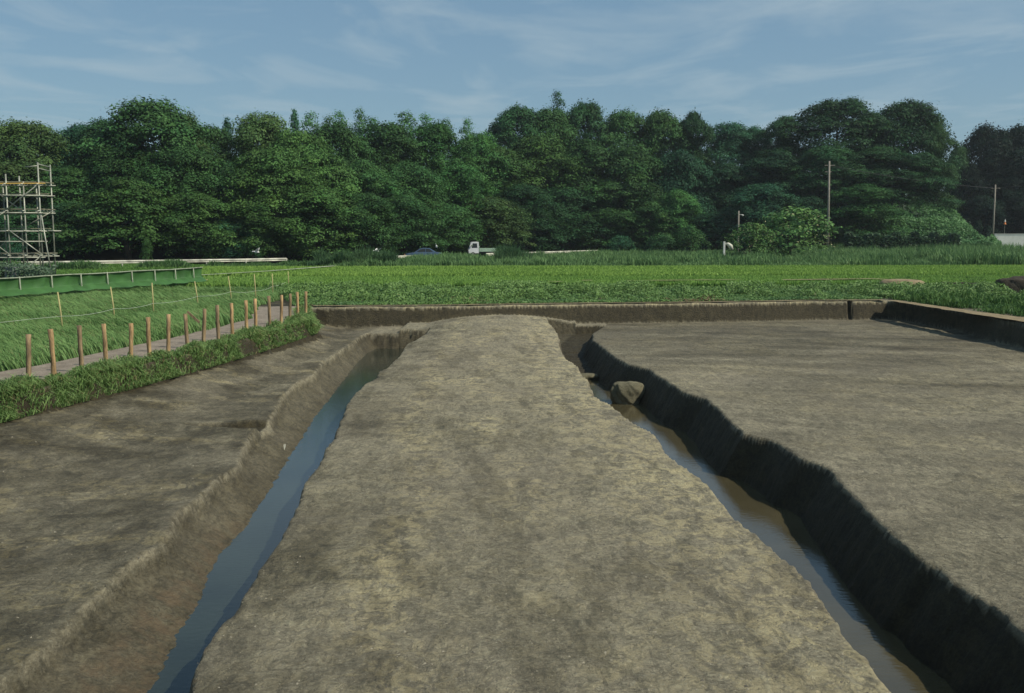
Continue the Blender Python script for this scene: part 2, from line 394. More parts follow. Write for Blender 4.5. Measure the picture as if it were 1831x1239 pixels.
ysf = np.arange(6, 42, .5); lip_left_soft = (ysf, np.convolve(np.interp(np.arange(3.5, 44.5, .5), *lip_left), np.ones(11) / 11, 'same')[5:-5][:len(ysf)])
def heights(X, Y):
    e = lambda s, k=.9, a=.07: (fbm(Y / k, Y * 0 + s, s, 4, .6) - .5) * a
    crumb = (fbm(X * 5, Y * 5, 91, 3, .6) - .5)
    c3 = fbm(X * 14, Y * 14, 92, 3, .6) - .5
    xl = np.interp(Y, *lip_left) + e(3, .8, .10) + crumb * .05 + c3 * .03
    sl = np.interp(Y, *strip_left) + e(5, .5, .08) + crumb * .04
    sr = np.interp(Y, *strip_right) + e(7, .5, .08) + crumb * .04
    xr = np.interp(Y, *lip_right) + e(9, .9, .16) + crumb * .07 + c3 * .05
    wl = np.interp(Y, *water_left)
    bk = bank_x(Y)
    und = (fbm(X * .35, Y * .35, 11, 3) - .5) * .12
    rough = (fbm(X * 2.2, Y * 3.4, 12, 4, .6) - .5) * .045 + (fbm(X * 9, Y * 14, 13, 3, .6) - .5) * .018
    # left floor: higher at the bank, lower at the lip
    tl = np.clip((X - bk) / np.maximum(np.interp(Y, *lip_left_soft) - bk, .5), 0, 1)
    zl = -.47 - .38 * ss(.0, .75, tl) * (1 - .0) + und * .5 + rough
    zl = zl - .22 * ss(36, 40, Y) * (1 - tl)
    # slumped hollow beside the left lip
    (ax_, ay_), (ex_, ey_) = unp(318, 756, -.8), unp(478, 757, -.85)
    th = np.clip((X - ax_) / (ex_ - ax_), 0, 1); hwid = .05 + .52 * th
    cyh = ay_ + (ey_ - ay_) * th
    hollow = ss(0, .12, X - ax_) * ss(hwid, hwid - .16, np.abs(Y - cyh) + crumb * .2)
    zl = zl - .15 * hollow * (.4 + .6 * th)
    zr = -.85 + und * ss(0, 2, X - xr) * .8 + rough * ss(0, .3, X - xr)
    # strip, domed towards its far end
    mid = (sl + sr) / 2 + .35; hw = np.maximum((sr - sl) / 2, .5)
    q = np.clip(np.abs(X - mid) / hw, 0, 1.3)
    zs = strip_z(Y) - q ** 2 * .14 * ss(26, 36, Y) - .03 * q ** 3 + rough * 1.15 + und * .35 * (1 - np.minimum(q, 1))
    c1 = (xl + sl) / 2; c2 = (sr + xr) / 2
    ztop = np.where(X < c1, zl, np.where(X < c2, zs, zr))
    # ditches
    bedL = np.interp(Y, [30, 36, 39], [-1.75, -1.6, -1.5]) + rough; bedR = np.interp(Y, [26, 31, 34, 38, 42], [-2.05, -1.85, -1.62, -1.35, -1.2]) + rough * 2
    slopeL = (-.85 - WL) / np.maximum(wl - xl, .2)
    slopeL = np.clip(slopeL, .55, 2.2)
    kick = .17 * ss(0, .10, X - xl); wallL = -.85 - kick - (X - xl) * slopeL * .66 + crumb * .06 + c3 * .05
    wallLs = strip_z(Y) - (sl - X) * 4.0 + crumb * .1
    endL = -.85 - (ENDL - Y + crumb * .25) * 2.6
    dL = np.maximum(np.maximum(bedL, wallL), np.maximum(wallLs, endL))
    wallR = -.85 - (xr - X) * 1.75 + crumb * .07 + c3 * .05 + (fbm(X * 7 + 40, Y * 3.1, 93, 4, .6) - .5) * .16 * ss(.05, .3, xr - X)
    wallRs = strip_z(Y) - (X - sr) * 4.0 + crumb * .1
    endR = -.87 - (ENDR - Y + crumb * .2) * 1.8
    dR = np.maximum(np.maximum(bedR, wallR), np.maximum(wallRs, endR))
    z = np.where(X < (sl + sr) / 2, smin(ztop, dL, .018), smin(ztop, dR, .02))
    # walls of the pit
    cr2 = (fbm(X * 3, Y * 3, 44, 4, .6) - .5)
    wb = -np.clip((X - bk + cr2 * .25 - .22), 0, 9) * 1.9
    s_b = back_y(X) - Y + (fbm(X * .6, X * 0, 21, 2) - .5) * .12 + cr2 * .05
    notch = ss(15.15, 15.2, X) * (1 - ss(15.32, 15.38, X)) * .35
    wB = -np.clip(s_b + notch, 0, 9) * 4.5
    s_r = right_x(Y) - X + (fbm(Y * .5, Y * 0, 22, 2) - .5) * .22
    wR_ = -np.clip(s_r, 0, 9) * 5.0
    wN = -np.clip(Y + 3.5, 0, 9) * 5.0
    g = (fbm(X * 1.1, Y * 1.1, 33, 3) - .5) * .06
    g = g - .03
    edge = ss(0, .6, np.minimum(np.minimum(X + 12.6, 20.4 - X), 47.0 - Y)); g = g * edge
    outside = g
    walls = np.maximum(np.maximum(wb, wB), np.maximum(wR_, wN))
    z2 = smax(z, walls, .03)
    z = np.where(walls > -.002, outside + np.minimum(walls, 0), np.minimum(z2, outside + 0.0))
    return z, dict(xl=xl, sl=sl, sr=sr, xr=xr, bk=bk, walls=walls, ztop=ztop, s_b=s_b, s_r=s_r, tl=tl, hollow=hollow)

def grid_mesh(name, xs, ys, zf, mat, **k):
    X, Y = np.meshgrid(xs, ys); Z, info = zf(X, Y); nx, ny = len(xs), len(ys)
    v = np.stack([X, Y, Z], -1).reshape(-1, 3)
    i = (np.arange(ny - 1)[:, None] * nx + np.arange(nx - 1)[None, :]).ravel()
    f = np.stack([i, i + 1, i + nx + 1, i + nx], 1).ravel()
    tint = k.pop('tintf')(X, Y, Z, info).reshape(-1, 3) if 'tintf' in k else None
    return mesh_np(name, v, f, np.full(len(i), 4), mat, tint=tint, smooth=True, **k)

def pit_tint(X, Y, Z, I):
    n1 = fbm(X * .5, Y * 1.3, 51, 4, .6); n2 = fbm(X * .3, Y * .9, 52, 3)
    left = X < (I['xl'])
    right = X > I['xr']
    damp_shade = np.full(X.shape, .10)
    leftd = .40 + .26 * ss(.46, .60, fbm(X * .9, Y * .9, 53, 5, .6)) * (1 - I['tl'] * .5) + .35 * (1 - ss(0, .35, I['tl']))
    n5 = fbm(X * 1.6 - Y * .5, Y * 1.1 + X * .4, 57, 5, .65)
    leftd = leftd + .16 * ss(.46, .64, n5) - .18 * ss(.46, .34, n5) + .08 + .4 * I['hollow']  # floor colour is darker inside the hollow
    damp_shade = np.where(left, leftd, damp_shade)
    rightd = .16 + .30 * ss(26, 40, Y) + .16 * ss(.4, .72, n1) * ss(18, 27, Y)
    x0, y0 = unp(1600, 640, -.85)
    rightd = rightd + .35 * np.exp(-(((X - 11) / 5.5) ** 2 + ((Y - 34) / 5.0) ** 2)) * ss(.2, .7, n2)
    n6 = fbm(X * .45 - Y * .1, Y * 1.2 + X * .25, 58, 5, .62)
    band = np.exp(-((Y - (25.5 - .28 * (X - 10))) / .8) ** 2) * ss(7, 10, X)
    rightd = rightd + .12 * ss(.45, .7, n6) - .15 * ss(.46, .36, n6) + .35 * band * ss(.4, .55, n2)
    damp_shade = np.where(right, rightd, damp_shade)
    instrip = (X > I['sl']) & (X < I['sr'])
    u = np.clip((X - I['sl']) / np.maximum(I['sr'] - I['sl'], 1), 0, 1)
    n7 = fbm(X * 2.2 + Y * .2, Y * .55, 59, 5, .65)
    damp_shade = np.where(instrip, .04 + .28 * ss(.52, .64, n7) + .30 * (1 - ss(.05, .5, u)) * ss(.35, .6, n2), damp_shade)
    low = ss(.02, .14, I['ztop'] - Z)
    inpit = I['walls'] < -.3
    damp_shade = np.where(inpit, np.maximum(damp_shade, low * (.50 + .35 * fbm(X * 2.5, Y * 2.5, 77, 3))), damp_shade)
    wet = ss(-1.0, -1.35, Z) if False else ss(0, 1, (-1.05 - Z) / .35)
    damp_shade = np.maximum(damp_shade, wet * .75)
    # faces of the outer walls are darker, olive soil
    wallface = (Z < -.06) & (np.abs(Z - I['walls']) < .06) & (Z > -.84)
    damp_shade = np.where(wallface, .92, damp_shade)
    damp_shade = np.where(inpit & (low > .3) & (Y > 36.5), .85, damp_shade)
    damp_shade = np.where((I['xr'] - 1.3 < X) & (X < I['xr'] + .02) & (low > .2), 1.0, damp_shade)  # shade of the right ditch wall, painted into the soil colour
    slopeface = (np.abs(Z - I['walls']) < .06) & (Z < -.12) & (X < I['bk'] + 1.0); damp_shade = np.where(slopeface, 1.0, damp_shade)
    yel = np.full(X.shape, .10)
    yel = np.where(right, .35 * ss(.45, .6, fbm(X * .5, Y * .5, 60, 3)), yel)
    yel = np.where(left, .8 * ss(.54, .64, fbm(X * .8, Y * 1.8, 62, 4)), yel)
    yel = np.where(instrip, .22 + .78 * np.exp(-((u - .52 - .05 * np.sin(Y * .9)) / .07) ** 2) * ss(.3, .5, fbm(X * .8, Y * .5, 61, 3)) + .65 * ss(.6, .9, u) + .7 * np.exp(-((u - .27 + .04 * np.sin(Y * .7)) / .07) ** 2), yel)
    yel = np.where(wallface, .15, yel)
    rust = np.zeros(X.shape)
    dl = (I['xl'] < X) & (X < I['sl'])
    rust = np.where(dl, .75 * ss(.2, .45, (X - I['xl'])) * ss(17, 12, Y) * ss(7, 9, Y), 0)
    rust = np.clip(rust, 0, 1)
    rust = np.maximum(rust, .35 * ss(11, 13, X) * ss(26, 22, Y) * ss(.5, .7, n2))
    # top lip of the back wall is pale dry earth
    pale = (Z > -.10) & (I['s_b'] > -.35) & (I['s_b'] < .12)
    damp_shade = np.where(pale, 0, damp_shade); yel = np.where(pale, 1, yel)
    return np.clip(np.stack([np.clip(damp_shade, 0, 1), np.clip(yel, 0, 1), rust], -1), 0, 1)

xs = np.arange(-12.6, 20.41, .045)
ys = [-4.0]
while ys[-1] < 47.0:
    y = ys[-1]; ys.append(y + (.12 if y < 7 else .032 if y > 40.4 and y < 45.6 else .035 + .0011 * (y - 7)))
ys[-1] = 47.0; ys = np.array(ys)
# finer rows where the steep back wall stands
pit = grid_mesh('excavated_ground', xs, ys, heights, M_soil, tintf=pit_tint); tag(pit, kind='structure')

# field round the pit, one sheet to the horizon with the pit's rectangle left open
def foot_y(x): return np.interp(x, [-140, -60, -40, -12, 3, 20, 38, 48, 64, 72, 80, 110, 200], [88, 92, 97, 122, 142, 158, 148, 136, 136, 150, 172, 182, 190])
def hill_z(X, Y):
    f = foot_y(X); d = np.clip(Y - f, 0, 400)
    hmax = np.interp(X, [-150, -60, -20, 0, 15, 40, 56, 64, 72, 82, 95, 140], [3, 3.5, 6, 10, 12, 13.5, 13, 8, 3, 5, 6, 8])
    return hmax * (1 - np.exp(-d / 18.0)) + (fbm(X * .08, Y * .08, 71, 3) - .5) * 1.5 * ss(0, 15, d)
def field(X, Y):
    Z = hill_z(X, Y)
    return Z, None
xs2 = np.concatenate([np.linspace(-900, -150, 8), np.linspace(-140, -12.6, 60), np.linspace(-12.6, 20.4, 18)[1:-1], np.linspace(20.4, 150, 60), np.linspace(180, 900, 8)])
ys2 = np.concatenate([[-400, -100, -20, -4.0], np.linspace(-4, 47, 14)[1:-1], np.linspace(47, 80, 12), np.linspace(82, 230, 90), np.linspace(260, 3000, 10)])
X, Y = np.meshgrid(xs2, ys2); Z = hill_z(X, Y); nx, ny = len(xs2), len(ys2)
v = np.stack([X, Y, Z], -1).reshape(-1, 3)
ii, jj = np.meshgrid(np.arange(nx - 1), np.arange(ny - 1)); i = (jj * nx + ii).ravel()
cx = (X[:-1, :-1] + X[1:, 1:]).ravel() / 2; cy = (Y[:-1, :-1] + Y[1:, 1:]).ravel() / 2
keep = ~((cx > -12.6) & (cx < 20.4) & (cy > -4.0) & (cy < 47.0))
isl = (cy > foot_y(cx) - 1)
for nm, msk, mt in (('field', keep & ~isl, M_ground), ('wooded_hill', keep & isl, M_litter)):
    q = i[msk]; f = np.stack([q, q + 1, q + nx + 1, q + nx], 1).ravel()
    o = mesh_np(nm, v, f, np.full(len(q), 4), mt, smooth=True); tag(o, kind='structure')

def ribbon(name, cl, w, mat, z=.015, kind='structure', step=.3, ragged=.12, seed=1, zf=None, **k):
    """flat strip following the centre line cl [(x, y, half width)]"""
    a = np.array(cl, float); d = np.concatenate([[0], np.cumsum(np.hypot(*np.diff(a[:, :2], axis=0).T))])
    t = np.arange(0, d[-1], step); x = np.interp(t, d, a[:, 0]); y = np.interp(t, d, a[:, 1]); hw = np.interp(t, d, a[:, 2]) if a.shape[1] > 2 else np.full(len(t), w)
    tx = np.gradient(x); ty = np.gradient(y); ln = np.hypot(tx, ty); nx_, ny_ = -ty / ln, tx / ln
    m = 7; s = np.linspace(-1, 1, m)
    e1 = hw + (fbm(t * 1.5, t * 0, seed, 3) - .5) * ragged * 2; 
    XX = x[:, None] + nx_[:, None] * s[None] * e1[:, None]; YY = y[:, None] + ny_[:, None] * s[None] * e1[:, None]
    ZZ = np.full(XX.shape, z) + (0 if zf is None else zf(XX, YY, s[None] + XX * 0))
    v = np.stack([XX, YY, ZZ], -1).reshape(-1, 3); n = len(t)
    i = (np.arange(n - 1)[:, None] * m + np.arange(m - 1)[None]).ravel()
    f = np.stack([i, i + 1, i + m + 1, i + m], 1).ravel()
    o = mesh_np(name, v, f, np.full(len(i), 4), mat, smooth=True)
    return tag(o, kind=kind, **k)

# footpath behind the stakes
path_cl = [(float(bank_x(np.array(y))) - .98, y, .82) for y in (10, 14, 18, 22, 26, 30, 35, 38, 41)]
ribbon('footpath', path_cl, .7, M_path, z=.03)
# bare sandy earth along the right-hand wall
ribbon('sandy_path', [(18.3, 10, .8), (18.1, 22, .8), (17.95, 34, .5), (17.55, 38, .38), (17.3, 42, .3), (17.15, 45, .25)], .5, M_bare, z=.03)
ribbon('pale_earth_ledge', [(-8.3, float(back_y(-8.3)) + .22, .14)] + [(x, float(back_y(x)) + .22, .14) for x in range(-6, 17, 2)] + [(17.1, 45.3, .2)], .14, M_bare, z=.025, ragged=.1)

# water
def water(name, cl, cr, z, y0, y1, mat):
    yy = np.arange(y0, y1, .5); a = np.interp(yy, *cl) - .0; b = np.interp(yy, *cr) + .0
    v = np.concatenate([np.stack([a, yy, yy * 0 + z], 1), np.stack([b, yy, yy * 0 + z], 1)]); n = len(yy); i = np.arange(n - 1)
    f = np.stack([i, i + n, i + n + 1, i + 1], 1).ravel()
    o = mesh_np(name, v, f, np.full(n - 1, 4), mat); return tag(o, kind='structure')
water('ditch_water', lip_left, strip_left, WL, -3, 39.0, M_water)
water('muddy_ditch_water', strip_right, lip_right, WR, -3, 34.5, M_mud)

# clay lump left standing in the right ditch
def lump(name, c, d, seed, mat, sub=4, amp=.18, flat=.0, **k):
    bm = bmesh.new(); bmesh.ops.create_icosphere(bm, subdivisions=sub, radius=.5)
    co = np.array([v.co[:] for v in bm.verts])
    n = fbm(co[:, 0] * 3 + co[:, 2] * 2 + 5, co[:, 1] * 3 - co[:, 2] * 2.3 + 5, seed, 4, .6)
    for v, q in zip(bm.verts, n):
        v.co *= 1 + (q - .5) * 2 * amp
        if v.co.z > .28: v.co.z = .28 + (v.co.z - .28) * .35
        v.co = Vector((v.co.x * d[0], v.co.y * d[1], v.co.z * d[2]))
    me = bpy.data.meshes.new(name); bm.to_mesh(me); bm.free(); me.materials.append(mat)
    for p in me.polygons: p.use_smooth = True
    o = bpy.data.objects.new(name, me); COL.objects.link(o); o.location = c
    return tag(o, **k)
lx, ly = unp(1124, 718, -1.65)
lump('clay_lump', (lx, ly, -1.45), (.95, .8, 1.05), 5, M_lump, 5, .28, label='squat block of pale clay left standing in the right ditch', cat='clay block')
lx, ly = unp(1050, 668, -1.5)
lump('clay_lump', (lx, ly, -1.60), (.75, .6, .30), 9, M_lump, label='low clod of grey clay at the far end of the right ditch', cat='clay block')
# a small white finds tag on the ditch wall
tx, ty = unp(509, 802, -1.3)
mb = MB(); mb.prism([(-.02, .05), (.02, .05), (.024, .02), (0, -.07), (-.024, .02)], -.004, .004)
o = mb.build('finds_tag', M_rail); o.location = (tx, ty, -1.26); o.rotation_euler = (-.3, 0, 0)
tag(o, 'tiny white pointed tag stuck in the wall of the left ditch', 'tag')

# crumbs of soil and small stones lying on the scraped floors
n = 9000; g0 = np.random.default_rng(3)
y = 7.5 + 26 * g0.random(n) ** 1.6; x = g0.uniform(-1, 1, n) * (.56 * y + .5)
zc, inf = heights(x[None], y[None]); zc = zc[0]
ok = (inf['walls'][0] < -.9) & (np.abs(zc - inf['ztop'][0]) < .02); x, y, zc = x[ok], y[ok], zc[ok]; n = len(x)
sz = np.minimum(g0.exponential(.0045, n) + .003, .02)
tet = np.array([(-1, -.7, -.2), (1, -.8, -.2), (.1, 1, -.2), (0, .1, .9)])
V0 = tet[None] * (1 + g0.normal(0, .3, (n, 4, 3))); a0 = g0.uniform(0, 6.28, n)
V0 = np.stack([V0[..., 0] * np.cos(a0)[:, None] - V0[..., 1] * np.sin(a0)[:, None], V0[..., 0] * np.sin(a0)[:, None] + V0[..., 1] * np.cos(a0)[:, None], V0[..., 2] * .7], -1) * sz[:, None, None] + np.stack([x, y, zc], 1)[:, None]
o0 = np.arange(n)[:, None] * 4
f0 = (o0 + np.array([0, 1, 3, 1, 2, 3, 2, 0, 3])).ravel()
k0 = g0.random(n)[:, None]
c0_ = np.where(k0 < .5, np.array((.26, .235, .17)), np.array((.10, .09, .07)))
M_crumb, n_, l_, b_ = new_mat('soil_crumbs'); a_ = n_.new('ShaderNodeAttribute'); a_.attribute_name = 'tint'; l_.new(a_.outputs['Color'], b_.inputs['Base Color']); b_.inputs['Roughness'].default_value = .9
tag(mesh_np('soil_crumbs', V0.reshape(-1, 3), f0, np.full(n * 3, 3), M_crumb, tint=np.repeat(c0_, 4, 0)), kind='stuff', label='small crumbs of soil lying on the scraped floors', cat='crumbs')

# ------------------------------------------------------------------ grass and weeds
def blades(name, px, py, pz, h, w, ang, lean, col, mat=M_blade, curl=1.0, **k):
    n = len(px); ang = np.broadcast_to(ang, n); lean = np.broadcast_to(lean, n)
    dx, dy = np.cos(ang), np.sin(ang)                    # lean direction
    fa = rng.uniform(0, 6.283, n); wx, wy = np.cos(fa) * w / 2, np.sin(fa) * w / 2
    b = np.stack([px, py, pz], 1)
    m = b + np.stack([dx * h * lean * .30, dy * h * lean * .30, h * (1 - .12 * lean) * .58], 1)
    zt = h * (1 - lean * .55 * curl)
    t = b + np.stack([dx * h * lean * .85, dy * h * lean * .85, zt], 1)
    s = np.stack([wx, wy, np.zeros(n)], 1)
    v = np.stack([b - s, b + s, m + s * .8, m - s * .8, t], 1).reshape(-1, 3)
    o = np.arange(n)[:, None] * 5
    f = np.concatenate([o + 0, o + 1, o + 2, o + 3, o + 3, o + 2, o + 4], 1).ravel()
    per = np.tile([4, 3], n)
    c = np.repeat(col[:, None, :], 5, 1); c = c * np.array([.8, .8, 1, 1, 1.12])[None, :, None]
    ob = mesh_np(name, v, f, per, mat, tint=c.reshape(-1, 3))
    return tag(ob, **k)

def leaves(px, py, pz, size, nrm, jit=.6, up=0):
    """small rhombic leaf cards -> verts"""
    n = len(px); c = np.stack([px, py, pz], 1)
    nn = nrm + rng.normal(0, jit, (n, 3)); nn /= np.linalg.norm(nn, axis=1)[:, None] + 1e-9
    r = rng.normal(0, 1, (n, 3)); u = np.cross(nn, r); u /= np.linalg.norm(u, axis=1)[:, None] + 1e-9; w = np.cross(nn, u)
    s = size[:, None]
    v = np.stack([c - u * s, c - w * s * .55 + u * s * .1, c + u * s, c + w * s * .55 + u * s * .1], 1)
    return v.reshape(-1, 3)

def cards(name, v, col, mat, parent=None, **k):
    n = len(v) // 4
    o = mesh_np(name, v, np.arange(n * 4), np.full(n, 4), mat, parent=parent, tint=np.repeat(col, 4, 0)); return tag(o, **k)

def mixc(a, b, t): t = np.clip(t, 0, 1)[:, None]; return np.array(a)[None] * (1 - t) + np.array(b)[None] * t

# 1. long combed meadow grass between the path and the green screen
n = 430000
y = 13 + (54 - 13) * rng.random(n) ** .9; x = rng.uniform(-34, -6.5, n)
ed = np.array(bank_x(y)) - 1.84 + (fbm(y * 1.2, y * 0, 81, 3) - .5) * .45
ok = (x < ed) & (x > -.60 * y - 1.5) & ((y < 41) | (y < 52 - .0 * x)); ok &= ~((y > 41.5) & (x > -10.6))
x, y = x[ok], y[ok]
n = len(x); comb = fbm(x * .45, y * .45, 82, 3); comb2 = fbm(x * 1.6, y * 1.6, 83, 3)
ang = math.pi + (comb - .5) * 2.6 + (comb2 - .5) * 1.2 + .35
h = (.34 + .30 * fbm(x * .7, y * .7, 84, 3)) * rng.uniform(.7, 1.25, n)
h *= ss(0, .5, np.array(bank_x(y)) - 1.65 - x) * .6 + .4
col = mixc((.085, .185, .055), (.215, .340, .115), comb2 * .9 + rng.random(n) * .35 - .1)
col = np.where((rng.random(n) < .06)[:, None], np.array((.20, .21, .09)), col)
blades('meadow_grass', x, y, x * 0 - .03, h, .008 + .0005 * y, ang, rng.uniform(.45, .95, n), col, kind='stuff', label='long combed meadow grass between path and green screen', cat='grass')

# 2. tufted grass hanging over the edge of the left bank
n = 80000
y = rng.uniform(9, 39.5, n); off = rng.normal(.18, .18, n) + (fbm(y * 1.4, y * 0, 85, 3) - .5) * .3
x = np.array(bank_x(y)) + np.clip(off, -.22, .50)
dens = fbm(x * 3, y * 1.6, 86, 3); ok = rng.random(n) < ss(.34, .60, dens) + .10; x, y, off, dens = x[ok], y[ok], off[ok], dens[ok]; n = len(x)
zb = np.maximum(-np.clip(x - np.array(bank_x(y)) - .22, 0, 1) * 1.9, -.45) - .02
h = (.08 + .48 * dens ** 1.9) * rng.uniform(.6, 1.3, n)
col = mixc((.115, .215, .060), (.270, .400, .140), dens * .6 + rng.random(n) * .5)
col = np.where((rng.random(n) < .08)[:, None], np.array((.30, .27, .13)), col)
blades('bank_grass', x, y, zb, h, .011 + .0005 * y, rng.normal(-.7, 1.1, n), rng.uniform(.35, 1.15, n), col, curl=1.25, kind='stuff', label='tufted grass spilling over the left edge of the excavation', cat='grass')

# 3. leafy weeds on the bank beyond the back wall
def back_edge(x): return np.where(x < 17.1, back_y(np.clip(x, -8.3, 17.1)), np.interp(x, [17.1, 60], [45, 45]))
n = 330000
x = rng.uniform(-13, 36, n); y = 41.3 + 13.3 * rng.random(n)
ok = (y > back_edge(x) + .42 + (fbm(x * .8, x * 0, 87, 3) - .5) * .3) & (x > -8.9 - (y - 41) * .35)
ok &= ~((x > 17.0) & (y < 47 - (x - 17) * 1.0))
x, y = x[ok], y[ok]; n = len(x)
bumps = fbm(x * .9, y * .7, 88, 4, .6); hh = .08 + .50 * ss(.42, .70, bumps) * ss(0, 3.0, y - back_edge(x)) * (1 - .6 * ss(50, 54, y)) * .9 + .16 * ss(47, 49.5, y) * (1 - ss(50, 53, y))
zz_ = hh * rng.random(n) ** .6
col = mixc((.045, .115, .036), (.160, .270, .070), bumps * 1.3 - .25 + rng.random(n) * .35)
dry = ss(.52, .7, fbm(x * .5, y * .8, 89, 3)) * ss(2.2, .4, y - back_edge(x))
col = np.where((rng.random(n) < dry * .7)[:, None], np.array((.16, .13, .06)), col)
nr = np.stack([rng.normal(0, .4, n), -.35 + rng.normal(0, .4, n), np.ones(n)], 1)
cards('bank_weeds', leaves(x, y, zz_, rng.uniform(.028, .075, n), nr), col, M_weed, kind='stuff', label='low leafy weeds on the bank beyond the back wall', cat='weeds')

# 4. grass on the right beyond the sandy path
n = 130000
x = rng.uniform(17.2, 42, n); y = rng.uniform(24, 62, n)
e = np.interp(y, [24, 34, 38, 42, 46, 47], [19.4, 18.9, 18.4, 17.9, 17.5, 17.0])
ok = (x > e + (fbm(y * .8, y * 0, 94, 3) - .5) * .5) & (x < .56 * y + 2); ok &= fbm(x * .35, y * .35, 95, 3) > .36
x, y = x[ok], y[ok]; n = len(x); d = fbm(x * .8, y * .8, 96, 3)
h = (.14 + .42 * ss(.4, .75, d)) * rng.uniform(.6, 1.3, n)
col = mixc((.035, .105, .030), (.095, .180, .045), d + rng.random(n) * .4 - .15)
blades('rough_grass', x, y, x * 0 - .02, h, .05, rng.uniform(0, 6.28, n), rng.uniform(.3, .9, n), col, kind='stuff', label='rough grass on the right beyond the sandy path', cat='grass')

# 5. two bright green paddies
def paddy(name, y0, y1, hh, ca, cb, seed, num, label):
    n = num; t = rng.random(n); y = y0 + (y1 - y0) * t; x = rng.uniform(-1, 1, n) * (.56 * y + 3)
    xl_ = -.26 * y - 4
    sk = (x - 0) * .045
    ok = (x > xl_) ; x, y = x[ok], y[ok] + sk[ok]; n = len(x)
    d = fbm(x * .12, y * .35, seed, 4)
    h = hh * rng.uniform(.85, 1.1, n) * (1 - .06 * (d > .6))
    col = mixc(ca, cb, d * .9 + rng.random(n) * .3)
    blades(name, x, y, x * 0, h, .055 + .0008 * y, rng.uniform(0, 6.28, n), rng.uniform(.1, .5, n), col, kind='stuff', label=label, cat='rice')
paddy('rice_paddy', 54.6, 64.0, .42, (.130, .250, .045), (.210, .350, .080), 101, 190000, 'nearer strip of bright green rice beyond the weedy bank')
paddy('rice_paddy', 66.6, 84, .45, (.160, .285, .050), (.250, .390, .085), 103, 190000, 'farther strip of bright yellow-green rice below the reeds')
# left part of the fields, seen past the green screen
n = 150000; y = rng.uniform(50, 92, n); x = -.26 * y - 4 + -rng.random(n) * (.30 * y + 2)
ok = (x < -12.0) & ((y > 56 + (x + 17) * 2.6) | (y > 56)); x, y = x[ok], y[ok]; n = len(x)
d = fbm(x * .15, y * .4, 105, 4)
blades('young_crop', x, y, x * 0, (.28 + .12 * ss(.5, .6, d)) * rng.uniform(.8, 1.2, n), .08, rng.uniform(0, 6.28, n), rng.uniform(.2, .6, n), mixc((.070, .165, .035), (.125, .24, .05), d + rng.random(n) * .3), kind='stuff', label='green crop behind the green screen on the left', cat='crop')

# 6. reeds and tall weeds in front of the road
rail_pts = [(-70, 68), (-50, 76), (-37, 82), (-24, 90), (-12, 102), (0, 120), (10, 136), (22, 152), (40, 168), (60, 178)]
rpx = np.array(rail_pts, float)
def rail_y(x): return np.interp(x, rpx[:, 0], rpx[:, 1])
def reeds(name, n, xa, xb, yf, yb, hmin, hmax, seed, ca, cb, label, w=.10):
    x = rng.uniform(xa, xb, n); lo, hi = yf(x), yb(x); y = lo + (hi - lo) * rng.random(n)
    ok = hi > lo; x, y = x[ok], y[ok]; n = len(x)
    d = fbm(x * .35, y * .25, seed, 4, .6)
    h = (hmin + (hmax - hmin) * ss(.35, .75, d)) * (np.interp(x, [0, 30, 45, 100], [1, 1.2, 1.75, 1.9]) if n > 100000 else 1) * rng.uniform(.65, 1.2, n)
    col = mixc(ca, cb, fbm(x * .2, y * .3, seed + 1, 3) + rng.random(n) * .4 - .2)
    blades(name, x, y, x * 0, h, w, rng.uniform(0, 6.28, n), rng.uniform(.1, .6, n), col, kind='stuff', label=label, cat='reeds')
reeds('reeds', 230000, -16, 95, lambda x: 84.5 + x * .045, lambda x: np.minimum(rail_y(x) - 1.0, 150 - np.abs(x - 60) * .1 - 14), .45, 1.15, 111, (0.083, 0.168, 0.058), (0.168, 0.280, 0.104), 'wide belt of grey green reeds between the paddies and the wood')
reeds('verge_weeds', 60000, -60, -12, lambda x: rail_y(x) - 5.5, lambda x: rail_y(x) - .6, .2, .95, 113, (0.053, 0.128, 0.042), (0.120, 0.210, 0.068), 'low weeds growing along the foot of the guardrail')
reeds('reed_clump', 7000, -17.2, -10.4, lambda x: 84 + (x + 17) * .4, lambda x: 89 + (x + 17) * .5, .8, 2.0, 115, (0.039, 0.098, 0.039), (0.078, 0.143, 0.058), 'dark clump of tall reeds left of the blue car', .09)
reeds('reed_clump', 2500, -1.4, 1.6, lambda x: 92 + x * 0, lambda x: 97 + x * 0, .9, 2.2, 117, (0.039, 0.098, 0.039), (0.078, 0.143, 0.058), 'small dark clump of tall reeds right of the white truck', .09)

# concrete edge of the irrigation channel on the left, bare earth bits on the far bank
c0 = unp(300, 497, .35); c1 = unp(480, 486, .35); c2 = unp(600, 476.5, .35)
ribbon('irrigation_channel', [(c0[0], c0[1], .16), (c1[0], c1[1], .16), (c2[0], c2[1], .22)], .16, M_conc, z=.42, ragged=.03)
for seg in ([(978, 504.5), (1010, 505)], [(1040, 502.5), (1062, 502.5)], [(1120, 503), (1330, 501)], [(1400, 501.5), (1560, 499.5), (1625, 503)]):
    pts = [unp(a, b, .35) for a, b in seg]
    w = .16 if len(seg) == 2 else .28
    ribbon('bare_earth', [(p[0], p[1], w) for p in pts], w, M_bare, z=.40, ragged=.16, seed=int(seg[0][0]))
mx_, my_ = unp(1612, 507, .25)
lump('earth_mound', (mx_, my_, .18), (2.6, 1.8, .9), 4, M_bare, label='pale sandy mound at the end of the bare earth strip', cat='earth mound')
px_, py_ = unp(1816, 524, .1)
lump('soil_heap', (px_ + .5, py_, .2), (3.2, 2.2, 2.0), 6, M_pile, 5, .3, label='dark heap of dug soil at the right edge', cat='soil heap')
